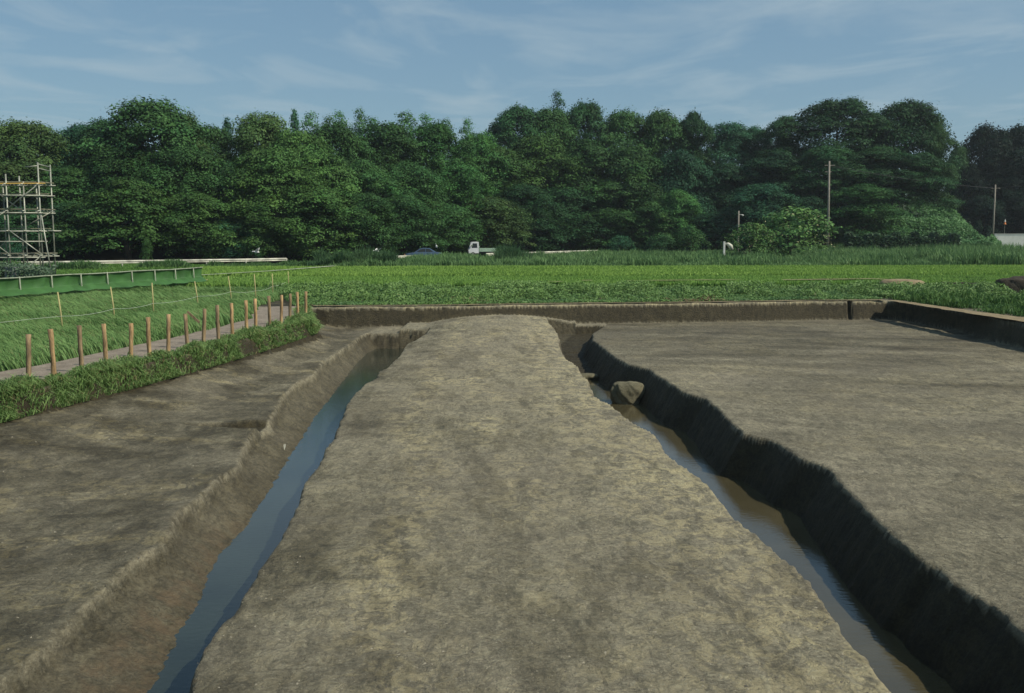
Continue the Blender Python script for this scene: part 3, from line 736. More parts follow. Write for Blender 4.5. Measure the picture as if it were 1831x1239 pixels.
for j, (u_, v_, w_, t_) in enumerate([(1722, 512, 1.5, 'low dark row of turned soil left of the dug heap'), (1752, 514, 1.8, 'longer clod-strewn soil row just left of the dug heap'), (1690, 511, .8, 'smallest dark clod of turned soil in the rough grass')]):
    a_, b_ = unp(u_, v_, .1)
    lump('soil_heap', (a_, b_, .08), (w_, .9, .75), 12 + j, M_pile, 4, .35, label=t_, cat='soil heap')

# ------------------------------------------------------------------ stakes, poles, string
def stake_mesh(seed, hh, r):
    rr = random.Random(seed); mb = MB(); n = 7
    pts = []; lx_, ly_ = rr.uniform(-.07, .07), rr.uniform(-.06, .06)
    for i in range(n):
        t = i / (n - 1); pts.append((lx_ * t + rr.uniform(-.006, .006), ly_ * t + rr.uniform(-.006, .006), -.25 + (hh + .25) * t))
    mb.tube(pts, [r * rr.uniform(.93, 1.1) for _ in range(n)], 8)
    return mb
side = ['nearest the camera', 'second from the near end', 'third from the near end', 'fourth from the near end', 'fifth from the near end, greyer than the rest', 'sixth from the near end', 'seventh from the near end', 'eighth from the near end, slat nailed on', 'ninth from the near end', 'tenth from the near end', 'ninth from the far end, behind a high grass tuft', 'seventh from the far end', 'sixth from the far end', 'fifth from the far end', 'fourth from the far end', 'third from the far end', 'next to the last at the far end', 'last at the far end of the row']
side[10] = 'eighth from the far end, in high grass'
for i, (p, t_) in enumerate(zip(stake_pos, side)):
    o = stake_mesh(i, stake_h[i], .050).build('wooden_stake', M_stake, smooth=True); o.rotation_euler = (0, 0, 0 if i == 7 else i * 2.1); o.location = (p[0], p[1], 0)
    tag(o, 'brown wooden stake beside the footpath, ' + t_, 'stake', 'wooden stakes along the left edge of the pit')
    if i == 7:
        s_ = MB(); s_.box((.17, 0, .84), (.42, .03, .06), 0, 0, .75); s_.build('slat', M_stake, o)
pole_px = [((103,522),(112,576.6)),((197.6,512.8),(205.5,562)),((271.6,505.6),(274,552)),((348,503),(355,538)),((408,493.8),(414.5,529)),((454.5,490),(457.4,527.5)),((486.6,489),(487.5,519)),((515,485),(516,508))]
plab = ['leaning yellow bamboo pole in the meadow, nearest the camera', 'thin bamboo pole rising in front of the green screen middle', 'upright bamboo pole under the third bay of the green screen', 'bamboo pole at the right end of the green screen', 'slanting bamboo pole just right of the green screen', 'bamboo pole halfway between green screen and last stakes', 'thin upright bamboo pole left of the faint last one', 'farthest faint bamboo pole above the end of the stakes']
tops = []
for (tp, bt), lb in zip(pole_px, plab):
    bx, by = unp(bt[0], bt[1], .35); tx, tz = at_dist(tp[0], tp[1], by)
    mb = MB(); mb.tube([(0, 0, -.15), ((tx - bx) * .5, .02, (tz) * .5), (tx - bx, 0, tz)], [.028, .026, .022], 7)
    o = mb.build('bamboo_pole', M_yellow, smooth=True); o.location = (bx, by, 0)
    tag(o, lb, 'pole', 'bamboo poles in the meadow'); tops.append((bx, by, .42))
mb = MB(); pts = [(-16.2, 24.5, .45)] + tops
fine = []
for a, b in zip(pts[:-1], pts[1:]):
    for k in range(6):
        t = k / 6; fine.append((a[0] + (b[0] - a[0]) * t, a[1] + (b[1] - a[1]) * t, a[2] + .12 - .25 * t * (1 - t)))
mb.tube(fine, .006, 4); tag(mb.build('string', plain('pale_string', (.4, .45, .35), .8)), 'thin pale string running between the bamboo poles', 'string')

# ------------------------------------------------------------------ green sheet screen on the left
fr = empty('green_screen_fence', (-21.4, 43.2, 0), label='long low screen of green sheeting on grey posts', cat='fence')
A = Vector((-24.6, 33.2, 0)) ; B = Vector(unp(347, 502.6, .30) + (0,)) ; A0 = Vector((-21.4, 43.2, 0)); B0 = Vector((-17.6, 55.0, 0))
dirv = (B0 - A0).normalized(); nrm2 = Vector((dirv.y, -dirv.x, 0))      # towards the camera side
Lf = (B0 - A0).length + .9
t0 = -6.5
def fp(t, off, z): p = A0 + dirv * t + nrm2 * off - Vector((-21.4, 43.2, 0)); return (p.x, p.y, z)
post_u = [36, 93.3, 145.8, 193, 237, 278, 314.6, 347]
ts = []
for u_ in post_u:
    a = (u_ - 915.5) / F      # intersect the fence line with the pixel column
    t = (a * 1.0 * A0.y * 1.0 - A0.x) / (dirv.x - a * dirv.y); ts.append(t)
ts = [ts[0] - 4.4, ts[0] - 3.0, ts[0] - 1.5] + ts
for t in ts:
    z1 = 1.12; mb = MB(); mb.tube([fp(t, .03, -.1), fp(t, .03, .5), fp(t, .0, z1 + .03)], .032, 7); mb.build('post', M_fpost, fr, True)
mb = MB(); mb.tube([fp(ts[0] + (Lf - ts[0]) * k / 12, .0, 1.12 + .015 * math.sin(k * 1.7)) for k in range(13)], .03, 6); mb.build('top_rail', M_fpost, fr, True)
mb = MB(); mb.tube([fp(ts[0] + (Lf - ts[0] + .3) * k / 12, .10, .42 + .012 * math.sin(k * 2.3)) for k in range(13)], .030, 6); mb.build('bottom_rail', M_yellow, fr, True)
nt_, nz_ = 240, 18
T = np.linspace(ts[0], Lf, nt_); Q = np.linspace(0, 1, nz_); TT, QQ = np.meshgrid(T, Q)
sag = np.abs(np.sin((TT - ts[3]) / 1.45 * math.pi)) ** .7
ZS = 1.12 - .62 * QQ - .05 * sag * QQ
OF = -.03 - .10 * sag * np.sin(QQ * math.pi) + .04 * np.sin(TT * 9 + QQ * 4) * QQ * .5
low = QQ > .78
ZS = np.where(low, 1.12 - .62 * .78 - (QQ - .78) * 1.0 - .10 * sag * (QQ - .78) / .22 * .5, ZS)
OF = np.where(low, OF + (QQ - .78) / .22 * (.42 + .10 * np.sin(TT * 4.1)), OF)
base = np.array([(A0 - Vector((-21.4, 43.2, 0)))[:]])
V3 = np.stack([dirv.x * TT + nrm2.x * OF, dirv.y * TT + nrm2.y * OF, ZS], -1).reshape(-1, 3)
i = (np.arange(nz_ - 1)[:, None] * nt_ + np.arange(nt_ - 1)[None]).ravel()
mesh_np('sheet', V3, np.stack([i, i + 1, i + nt_ + 1, i + nt_], 1).ravel(), np.full(len(i), 4), M_net, parent=fr, smooth=True)

# ------------------------------------------------------------------ scaffold tower
sc = empty('scaffold_tower', (-31, 62, 0), .10, label='tall tower of grey scaffold tubes at the left edge', cat='scaffold')
R0 = .046
xsr = [2.15, .25, -1.65, -3.55, -.75, 1.25]; ysr = [-1.0, 1.1]
lifts = [1.75, 3.25, 4.45, 5.55, 6.05]
for xi, x_ in enumerate(xsr):
    for yi, y_ in enumerate(ysr):
        top = 7.3 if xi in (0, 2) else 6.6 if xi < 4 else 6.15
        mb = MB(); mb.tube([(x_, y_, 0), (x_, y_, top)], R0, 7); mb.build('upright', M_galv if (xi + yi) % 3 else M_rustyel if xi == 1 else M_galv, sc, True)
    for z_ in (1.75, 3.25, 4.45, 6.05):
        mb = MB(); mb.tube([(x_, -1.35, z_ - .06), (x_, 1.45, z_ - .06)], R0 * .9, 6); mb.build('cross_tube', M_galv, sc, True)
for yi, y_ in enumerate(ysr):
    for z_ in (1.55, 2.55, 3.2, 4.3, 5.35, 6.0):
        if z_ == 2.55 and yi: continue
        mb = MB(); mb.tube([(-4.2, y_ - .05, z_ + random.uniform(-.04, .04)), (2.15 + random.uniform(.15, .55), y_ - .05, z_ + random.uniform(-.05, .05))], R0 * .9, 6)
        mb.build('ledger', M_rustyel if z_ in (6.0,) and yi == 0 else M_galv, sc, True)
for z_ in (1.80, 4.50, 3.32, 6.14, 5.45):
    for k, yk in enumerate((-.75, -.2, .4)):
        if z_ in (3.32, 5.45) and k != 1: continue
        mb = MB(); mb.box((-.9 + .1 * k, yk, z_), (6.4, .42, .05)); mb.build('plank', M_plank, sc)
for k, (a, b) in enumerate([((.25, 1.75), (-1.65, 3.25)), ((-1.65, 1.75), (.25, 3.25)), ((2.15, 1.75), (.25, 3.25)), ((.25, 3.3), (2.15, 4.4)), ((-1.65, 3.3), (.25, 4.4)), ((.25, 4.5), (-1.65, 6.0)), ((.25, 4.5), (2.15, 6.0)), ((-1.65, 4.5), (-3.55, 6.0)), ((.25, .1), (2.15, 1.7)), ((-1.65, 1.7), (-3.55, .1))]):
    mb = MB(); y_ = ysr[k % 2]; mb.tube([(a[0], y_ - .08, a[1]), (b[0], y_ - .08, b[1])], R0 * .8, 6); mb.build('brace', M_galv, sc, True)
for xi in (0, 2):
    for z_ in (6.95, 7.2):
        mb = MB(); mb.tube([(xsr[xi], -1.0, z_), (xsr[xi], 1.1, z_ - .05)], R0 * .8, 6); mb.build('guard_rail', M_galv, sc, True)
    mb = MB(); mb.tube([(xsr[xi], -1.0, 7.1), (xsr[xi] - .75, -1.0, 7.02)], R0 * .8, 6); mb.build('guard_rail', M_galv, sc, True)
mb = MB(); mb.tube([(2.2, -1.0, 4.2), (2.75, -1.2, 0)], R0 * .9, 6); mb.build('raking_strut', M_galv, sc, True)
gx, gy = unp(22, 492, 0)
mb = MB(); mb.box((0, 0, .5), (.62, .4, 1.0), bev=.02); mb.box((0, 0, 1.02), (.7, .48, .05)); mb.box((.15, -.21, .55), (.05, .02, .12))
o = mb.build('control_box', M_grey); o.location = (gx * 1.0, 59.0, 0); o.location.x = (22 - 915.5) / F * 59; tag(o, 'small grey metal box standing at the foot of the scaffold', 'metal box')

# ------------------------------------------------------------------ road, guardrail, vehicles
road_cl = [(x, y + 4.2, 3.0) for x, y in rail_pts]
ribbon('road', road_cl, 3.0, M_asphalt, z=.02, step=1.0, ragged=.0)
def rail(name, x0, x1, label, hz=.78):
    t = np.arange(x0, x1 + .01, 1.0); P_ = [(float(x), float(rail_y(x))) for x in t]
    root = empty(name, (P_[0][0], P_[0][1], 0), label=label, cat='guardrail', group='white guardrail sections along the road')
    mb = MB(); ox, oy = P_[0]
    for (a, b) in zip(P_[:-1], P_[1:]):
        prof = [(-.03, hz - .28), (.03, hz - .25), (-.02, hz - .20), (.04, hz - .10), (-.01, hz)]
        d = Vector((b[0] - a[0], b[1] - a[1])).normalized(); nn = Vector((d.y, -d.x))
        for s0, s1 in zip(prof[:-1], prof[1:]):
            vs = [mb.bm.verts.new((p[0] - ox + nn.x * q[0], p[1] - oy + nn.y * q[0], q[1])) for p, q in ((a, s0), (b, s0), (b, s1), (a, s1))]
            mb.bm.faces.new(vs)
    mb.build('beam', M_rail, root)
    for k, (x, y) in enumerate(P_[::3]):
        if k >= 40: break
        m2 = MB(); m2.tube([(x - ox, y - oy + .08, 0), (x - ox, y - oy + .08, hz - .05)], .06, 6); m2.build('post', M_rail, root, True)
rail('guardrail', -42, -21, 'long cream guardrail running behind the crop on the left, left of the dark reeds')
rail('guardrail', -16.5, -9.5, 'short stretch of white guardrail immediately left of the blue car')
rail('guardrail', -3, 12, 'white guardrail partly hidden by reeds, right of the white truck')

def wheel(parent, x, y, r=.28, w=.18):
    m = MB(); m.tube([(x, y - w / 2, r), (x, y + w / 2, r)], r, 16); t = m.build('wheel', M_rubber, parent, False)
    m = MB(); m.tube([(x, y - w / 2 - .012, r), (x, y + w / 2 + .012, r)], r * .6, 12); m.build('rim', M_galv, t)
# light truck, cab to the left (local -x is forward)
tx = (862 - 915.5) / F * 119.5
tang = math.atan2(16, 10) * .0
tr = empty('light_truck', (tx, 119.5, .30), math.radians(8), label='small white pickup truck with a pale green load bed on the road', cat='truck')
mb = MB(); mb.prism([(-1.68, .38), (-1.70, .85), (-1.42, 1.62), (-1.28, 1.74), (-.52, 1.76), (-.44, 1.68), (-.42, .38)], -.70, .70, inset=.04); mb.build('cab', M_trkw, tr)
mb = MB(); mb.prism([(-1.30, 1.05), (-1.16, 1.58), (-.66, 1.58), (-.62, 1.05)], -.715, -.69); mb.build('side_window', M_glass, tr)
mb = MB(); mb.prism([(-1.30, 1.05), (-1.16, 1.58), (-.66, 1.58), (-.62, 1.05)], .69, .715); mb.build('side_window', M_glass, tr)
mb = MB(); mb.box((-1.545, 0, 1.29), (.03, 1.2, .56), 0, 0, .33); mb.build('windscreen', M_glass, tr)
mb = MB(); mb.box((.68, 0, .62), (2.15, 1.40, .07)); 
mb.box((.68, -.69, .82), (2.15, .035, .36)); mb.box((.68, .69, .82), (2.15, .035, .36)); mb.box((1.74, 0, .82), (.035, 1.36, .36)); mb.box((-.36, 0, .95), (.04, 1.36, .6)); mb.build('load_bed', M_trkg, tr)
mb = MB(); mb.box((.2, 0, .47), (3.4, .9, .18)); mb.build('chassis', M_rubber, tr)
for x_, y_ in ((-1.15, -.62), (-1.15, .62), (.95, -.62), (.95, .62)): wheel(tr, x_, y_, .27)
for y_ in (-.52, .52): m = MB(); m.box((-1.70, y_, .72), (.04, .22, .14)); m.build('headlight', M_lamp, tr)
for y_ in (-.82, .82): m = MB(); m.box((-1.34, y_, 1.28), (.06, .1, .2)); m.build('mirror', M_rubber, tr)
# blue car
cxx = (757 - 915.5) / F * 112
cr_ = empty('blue_car', (cxx, 112, .02), math.radians(10), label='low blue saloon car half hidden by grass on the road', cat='car')
mb = MB(); mb.prism([(-2.05, .35), (-2.08, .62), (-1.95, .80), (-1.05, .92), (1.35, .97), (1.98, .90), (2.05, .65), (2.02, .35)], -.82, .82, inset=.05); mb.build('body', M_blue, cr_)
mb = MB(); mb.prism([(-1.08, .90), (-.42, 1.34), (.10, 1.42), (.72, 1.38), (1.42, .95)], -.72, .72, inset=.10); mb.build('roof', M_blue, cr_)
for s_ in (-1, 1):
    mb = MB(); mb.prism([(-.78, .98), (-.32, 1.28), (.20, 1.33), (.20, .98)], s_ * .70, s_ * .725); mb.build('side_window', M_glass, cr_)
    mb = MB(); mb.prism([(.27, .98), (.27, 1.33), (.66, 1.30), (1.06, .98)], s_ * .70, s_ * .725); mb.build('side_window', M_glass, cr_)
    mb = MB(); mb.box((-2.06, s_ * .58, .68), (.06, .30, .13)); mb.build('headlight', M_lamp, cr_)
mb = MB(); mb.box((-.78, 0, 1.13), (.80, 1.22, .02), 0, 0, -.59); mb.build('windscreen', M_glass, cr_)
for x_, y_ in ((-1.30, -.74), (-1.30, .74), (1.25, -.74), (1.25, .74)): wheel(cr_, x_, y_, .30)

# white birds over the guardrail
def bird(u, v, y, rz, pose, label):
    x, z = at_dist(u, v, y); r = empty('white_bird', (x, y, z), rz, label=label, cat='bird')
    pts = [(-.42, 0, .04), (-.34, 0, .05), (-.22, 0, .06), (-.05, 0, .02), (.15, 0, 0), (.30, 0, -.02)] if pose else [(-.16, 0, .44), (-.12, 0, .40), (-.10, 0, .26), (-.04, 0, .12), (.12, 0, 0), (.26, 0, -.12)]
    mb = MB(); mb.tube(pts, [.012, .045, .035, .10, .09, .03], 10); mb.build('body', M_feather, r, True)
    for s_ in (-1, 1):
        wb_ = MB()
        if pose: P4 = [(-.12, s_ * .05, .05), (.14, s_ * .05, .03), (.26, s_ * .42, .24 * pose), (.30, s_ * .72, .40 * pose), (.12, s_ * .50, .32 * pose), (-.06, s_ * .28, .20 * pose)]
        else: P4 = [(-.02, s_ * .09, .10), (.12, s_ * .11, .06), (.30, s_ * .05, -.12), (.34, s_ * .02, -.17), (.16, s_ * .11, -.08), (.02, s_ * .12, 0)]
        a = [wb_.bm.verts.new(p) for p in P4]; b = [wb_.bm.verts.new((p[0], p[1], p[2] - .02)) for p in P4]
        wb_.bm.faces.new(a); wb_.bm.faces.new(b[::-1])
        for k in range(6): wb_.bm.faces.new((a[k], a[(k + 1) % 6], b[(k + 1) % 6], b[k]))
        wb_.build('wing', M_feather, r)
bird(458, 450.5, 97, math.radians(12), 1, 'white bird with raised wings over the long guardrail on the left')
bird(673, 449, 104, math.radians(25), .8, 'small white bird above the guardrail left of the blue car')
bird(780, 441, 113, math.radians(70), 0, 'white bird perched upright just right of the blue car')

# poles and wires
def upole(u, vt, y, r0, label, arms=0, lamp=False, lean=0):
    x, z = at_dist(u, vt, y); zb = float(hill_z(np.array(x), np.array(float(y))))
    root = empty('utility_pole', (x, y, zb), label=label, cat='utility pole')
    mb = MB(); mb.tube([(lean, 0, -.2), (lean * .5, 0, (z - zb) / 2), (0, 0, z - zb)], [r0, r0 * .85, r0 * .65], 10); mb.build('shaft', M_pole, root, True)
    for k in range(arms):
        m = MB(); m.box((.08 * (-1) ** k, 0, z - zb - .55 - .85 * k), (1.35 - .5 * k, .09, .10)); m.build('crossarm', M_pole, root)
    if lamp: m = MB(); m.box((.25, 0, z - zb - .45), (.45, .05, .05)); m.sph((.47, 0, z - zb - .52), (.26, .26, .20)); m.build('insulator', M_white, root, True)
    return root, (x, y, z)
_, p1 = upole(1483, 288, 134, .19, 'tall slender utility pole with two short crossarms, right of the flowering tree', 2, lean=.2)
_, p2 = upole(1321, 377, 120, .13, 'short bare pole with a small white fitting above the white post', 0, True)
_, p3 = upole(1780, 330, 156, .17, 'thin grey pole behind the left end of the white wall', 1)
for k, (a, b) in enumerate([((p3[0], p3[1], p3[2] - .5), (106, 150, 13.5)), ((p1[0], p1[1], p1[2] - .6), (p3[0], p3[1], p3[2] - .55)), ((p1[0] + .5, p1[1], p1[2] - .6), (p3[0] + .4, p3[1], p3[2] - .55))]):
    mb = MB(); mb.tube([(a[0] + (b[0] - a[0]) * t, a[1] + (b[1] - a[1]) * t, a[2] + (b[2] - a[2]) * t - 1.0 * 4 * t * (1 - t) * .4) for t in np.linspace(0, 1, 14)], .015, 4)
    tag(mb.build('overhead_wire', M_cable), ['wire leading right from the thin grey pole past the dark trees', 'lower wire slung between the tall pole and the thin grey pole', 'upper wire slung between the tall pole and the thin grey pole'][k], 'wire')

# white wall at the right, orange-topped marker behind it
wl0, _z = at_dist(1777, 440, 150)
rt = empty('white_wall', (wl0, 150, 0), math.radians(-3), label='low white rendered wall at the far right edge', cat='wall')
mb = MB(); mb.box((12, 0, 1.45), (24, .22, 2.9)); mb.build('wall_face', M_wall, rt)
mb = MB(); mb.box((12, 0, 2.96), (24.1, .32, .10)); mb.build('coping', M_wall, rt)
mxp, mzp = at_dist(1797, 397, 153)
rt = empty('marker_post', (mxp, 153, 0), label='thin post with an orange and white cone top behind the white wall', cat='marker')
mb = MB(); mb.tube([(0, 0, 0), (0, 0, mzp - .5)], .03, 6); mb.build('shaft', M_galv, rt)
mb = MB(); mb.tube([(0, 0, mzp - .35), (0, 0, mzp + .2)], [.20, .04], 10); mb.build('cone', M_orange, rt)
mb = MB(); mb.tube([(0, 0, mzp + .05), (0, 0, mzp + .45)], [.14, .03], 10); mb.build('cap', M_white, rt)
# white post with slanting cover by the short pole
wx = (1293 - 915.5) / F * 104
rt = empty('white_post_and_cover', (wx, 104, 0), label='white post with a slanting curved white cover below the short pole', cat='post')
mb = MB(); mb.box((0, 0, 1.1), (.20, .20, 2.2), bev=.02); mb.build('post', M_white, rt)
mb = MB(); mb.tube([(.15, .1, 1.98), (.42, .1, 1.95), (.68, .1, 1.72), (.88, .1, 1.35)], [.08, .17, .24, .14], 12); mb.build('cover', M_rail, rt, True)

# ------------------------------------------------------------------ trees
M_leafc = M_leaf
def crown_clumps(kind, rr, Rw, z0, z1, nc):
    """centres and sizes of leaf clumps in the crown's volume"""
    C = []
    for _ in range(nc):
        a = rr.uniform(0, 6.283); t = rr.random() ** .8
        z = z0 + (z1 - z0) * t
        if kind == 'dome': prof = math.sqrt(max(0, 1 - (max(t - .30, 0) / .72) ** 2)) * (1 - .22 * max(0, .25 - t) / .25)
        elif kind == 'cone': prof = (1 - t) ** .8 * 1.0 + .08
        elif kind == 'plume': prof = .75 * math.sin(min(1, t * .9 + .1) * math.pi) ** .6 + .12
        elif kind == 'layer': prof = (.55 + .45 * math.sin(t * 17)) * math.sqrt(max(0, 1 - (max(t - .45, 0) / .58) ** 2))
        elif kind == 'weep': prof = (1 - t ** 2.2) * .95 + .1
        r = Rw * prof * (rr.uniform(.05, 1.0) ** .42) * (1 + .16 * math.sin(a * 3 + z) + .10 * math.sin(a * 5 - z * .7))
        C.append((r * math.cos(a), r * math.sin(a), z))
    return C

def make_crown_mesh(kind, seed, Rw=6.0, Hh=14.0, z0=.14, nc=120, nl=85, ls=.20, cr=(1.0, 1.7), flat=.5):
    global rng
    rr = random.Random(seed); g = np.random.default_rng(seed)
    V, Cc = [], []
    for (x, y, z) in crown_clumps(kind, rr, Rw, Hh * z0, Hh * .97, nc):
        R = rr.uniform(*cr); n = int(nl * (R / 1.35) ** 2)
        d = g.normal(0, 1, (n, 3)); d /= np.linalg.norm(d, axis=1)[:, None]
        d[:, 2] = np.where(g.random(n) < .65, np.abs(d[:, 2]), d[:, 2])
        rad = R * g.uniform(.35, 1.0, n) ** .5
        # each clump is a flattened, ragged spray drooping outwards
        out = np.array((x, y, 0)) / (math.hypot(x, y) + .1)
        p = d * rad[:, None] * np.array((1, 1, flat)) * (1 + .25 * g.normal(0, 1, (n, 1)))
        p[:, 2] -= (p @ out) * .28
        c = p + np.array((x, y, min(z, Hh * .97)))
        nr = d * np.array((1, 1, 1.3)) + out[None] * .35 + np.array((0, 0, .55))
        n_ = len(c)
        nn = nr + g.normal(0, .45, (n_, 3)); nn /= np.linalg.norm(nn, axis=1)[:, None]
        r_ = g.normal(0, 1, (n_, 3)); u = np.cross(nn, r_); u /= np.linalg.norm(u, axis=1)[:, None] + 1e-9; w = np.cross(nn, u)
        s = (ls * g.uniform(.6, 1.35, n_))[:, None]
        V.append(np.stack([c - u * s, c - w * s * .6, c + u * s, c + w * s * .6], 1).reshape(-1, 3))
        base = rr.uniform(.60, 1.35); yl = rr.uniform(.85, 1.05)
        col = np.ones((n_, 3)) * base * g.uniform(.8, 1.2, (n_, 1)); col[:, 0] *= yl
        Cc.append(np.repeat(col, 4, 0))
    V = np.concatenate(V); Cc = np.concatenate(Cc); n = len(V) // 4
    o = mesh_np('crown', V, np.arange(n * 4), np.full(n, 4), M_leaf, tint=Cc); me = o.data; bpy.data.objects.remove(o)
    return me

def make_trunk_mesh(seed, Hh=14.0, Rw=5.0, r=.28, upto=.75):
    rr = random.Random(seed); mb = MB(); pts = []
    wx_, wy_ = rr.uniform(-.5, .5), rr.uniform(-.5, .5)
    for i in range(7):
        t = i / 6; pts.append((wx_ * math.sin(t * 2), wy_ * math.sin(t * 2.4), -.4 + Hh * upto * t))
    mb.tube(pts, [r * 1.3, r, r * .9, r * .75, r * .6, r * .42, r * .2], 9)
    for k in range(8):
        t = rr.uniform(.22, .7); a = rr.uniform(0, 6.28); z = -.4 + Hh * upto * t; l_ = Rw * rr.uniform(.4, .8)
        p0 = Vector((wx_ * math.sin(t * 2), wy_ * math.sin(t * 2.4), z)); d = Vector((math.cos(a), math.sin(a), rr.uniform(.4, .9)))
        mb.tube([p0, p0 + d * l_ * .5, p0 + d * l_ + Vector((0, 0, -.2 * l_))], [r * .42, r * .28, r * .08], 6)
    o = mb.build('trunk', M_bark, smooth=True); me = o.data; bpy.data.objects.remove(o); return me

PR = {}
for k in range(4): PR['dome%d' % k] = (make_crown_mesh('dome', 100 + k, 6, 14, .08, 330, 165, .155, (.65, 1.5), .75), make_trunk_mesh(200 + k), 14., 12.)
for k in range(2): PR['layer%d' % k] = (make_crown_mesh('layer', 120 + k, 6, 14, .10, 290, 165, .15, (.7, 1.6), .50), make_trunk_mesh(220 + k), 14., 12.)
PR['weep0'] = (make_crown_mesh('weep', 131, 6, 11, .14, 260, 150, .15, (.6, 1.3), .6), make_trunk_mesh(231, 11), 11., 12.)
PR['plume0'] = (make_crown_mesh('plume', 141, 1.9, 15, .25, 70, 130, .13, (.6, 1.1), .8), make_trunk_mesh(241, 15, 1.2, .09, .9), 15., 3.6)
PR['plume1'] = (make_crown_mesh('plume', 142, 1.9, 15, .25, 70, 130, .13, (.6, 1.1), .8), make_trunk_mesh(242, 15, 1.2, .09, .9), 15., 3.6)
PR['cone0'] = (make_crown_mesh('cone', 151, 2.8, 15, .12, 80, 80, .17, (.7, 1.2), .5), make_trunk_mesh(251, 15, 1.6, .2, .95), 15., 5.6)
PR['bush0'] = (make_crown_mesh('dome', 161, 3.2, 5, .06, 70, 90, .15, (.6, 1.1), .6), make_trunk_mesh(261, 5, 2.5, .12), 5., 6.4)

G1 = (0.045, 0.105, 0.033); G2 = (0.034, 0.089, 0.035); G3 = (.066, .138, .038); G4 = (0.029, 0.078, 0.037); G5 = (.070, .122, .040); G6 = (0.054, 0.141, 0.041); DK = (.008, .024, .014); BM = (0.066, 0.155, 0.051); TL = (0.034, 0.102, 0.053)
def tree(u, vt, wpx, y, proto, col, label, name='broadleaf_tree', cat='tree', group=None, sy=1.0):
    x, z = at_dist(u, vt, y); zb = float(hill_z(np.array(x), np.array(float(y))))
    cm, tm, ph, pw = PR[proto]; wid = wpx * (1.22 if wpx >= 70 and 'flower' not in name else 1.0) / F * y; hh = (z - zb) * .985
    root = empty(name, (x, y, zb), random.uniform(0, 6.28), label=label, cat=cat, group=group)
    root.scale = (wid / pw, wid / pw * sy, hh / ph)
    c = bpy.data.objects.new('crown', cm); COL.objects.link(c); c.parent = root
    k = random.uniform(.78, 1.3); c.color = (col[0] * k, col[1] * k, col[2] * k, 1)
    t = bpy.data.objects.new('trunk', tm); COL.objects.link(t); t.parent = root
    return root

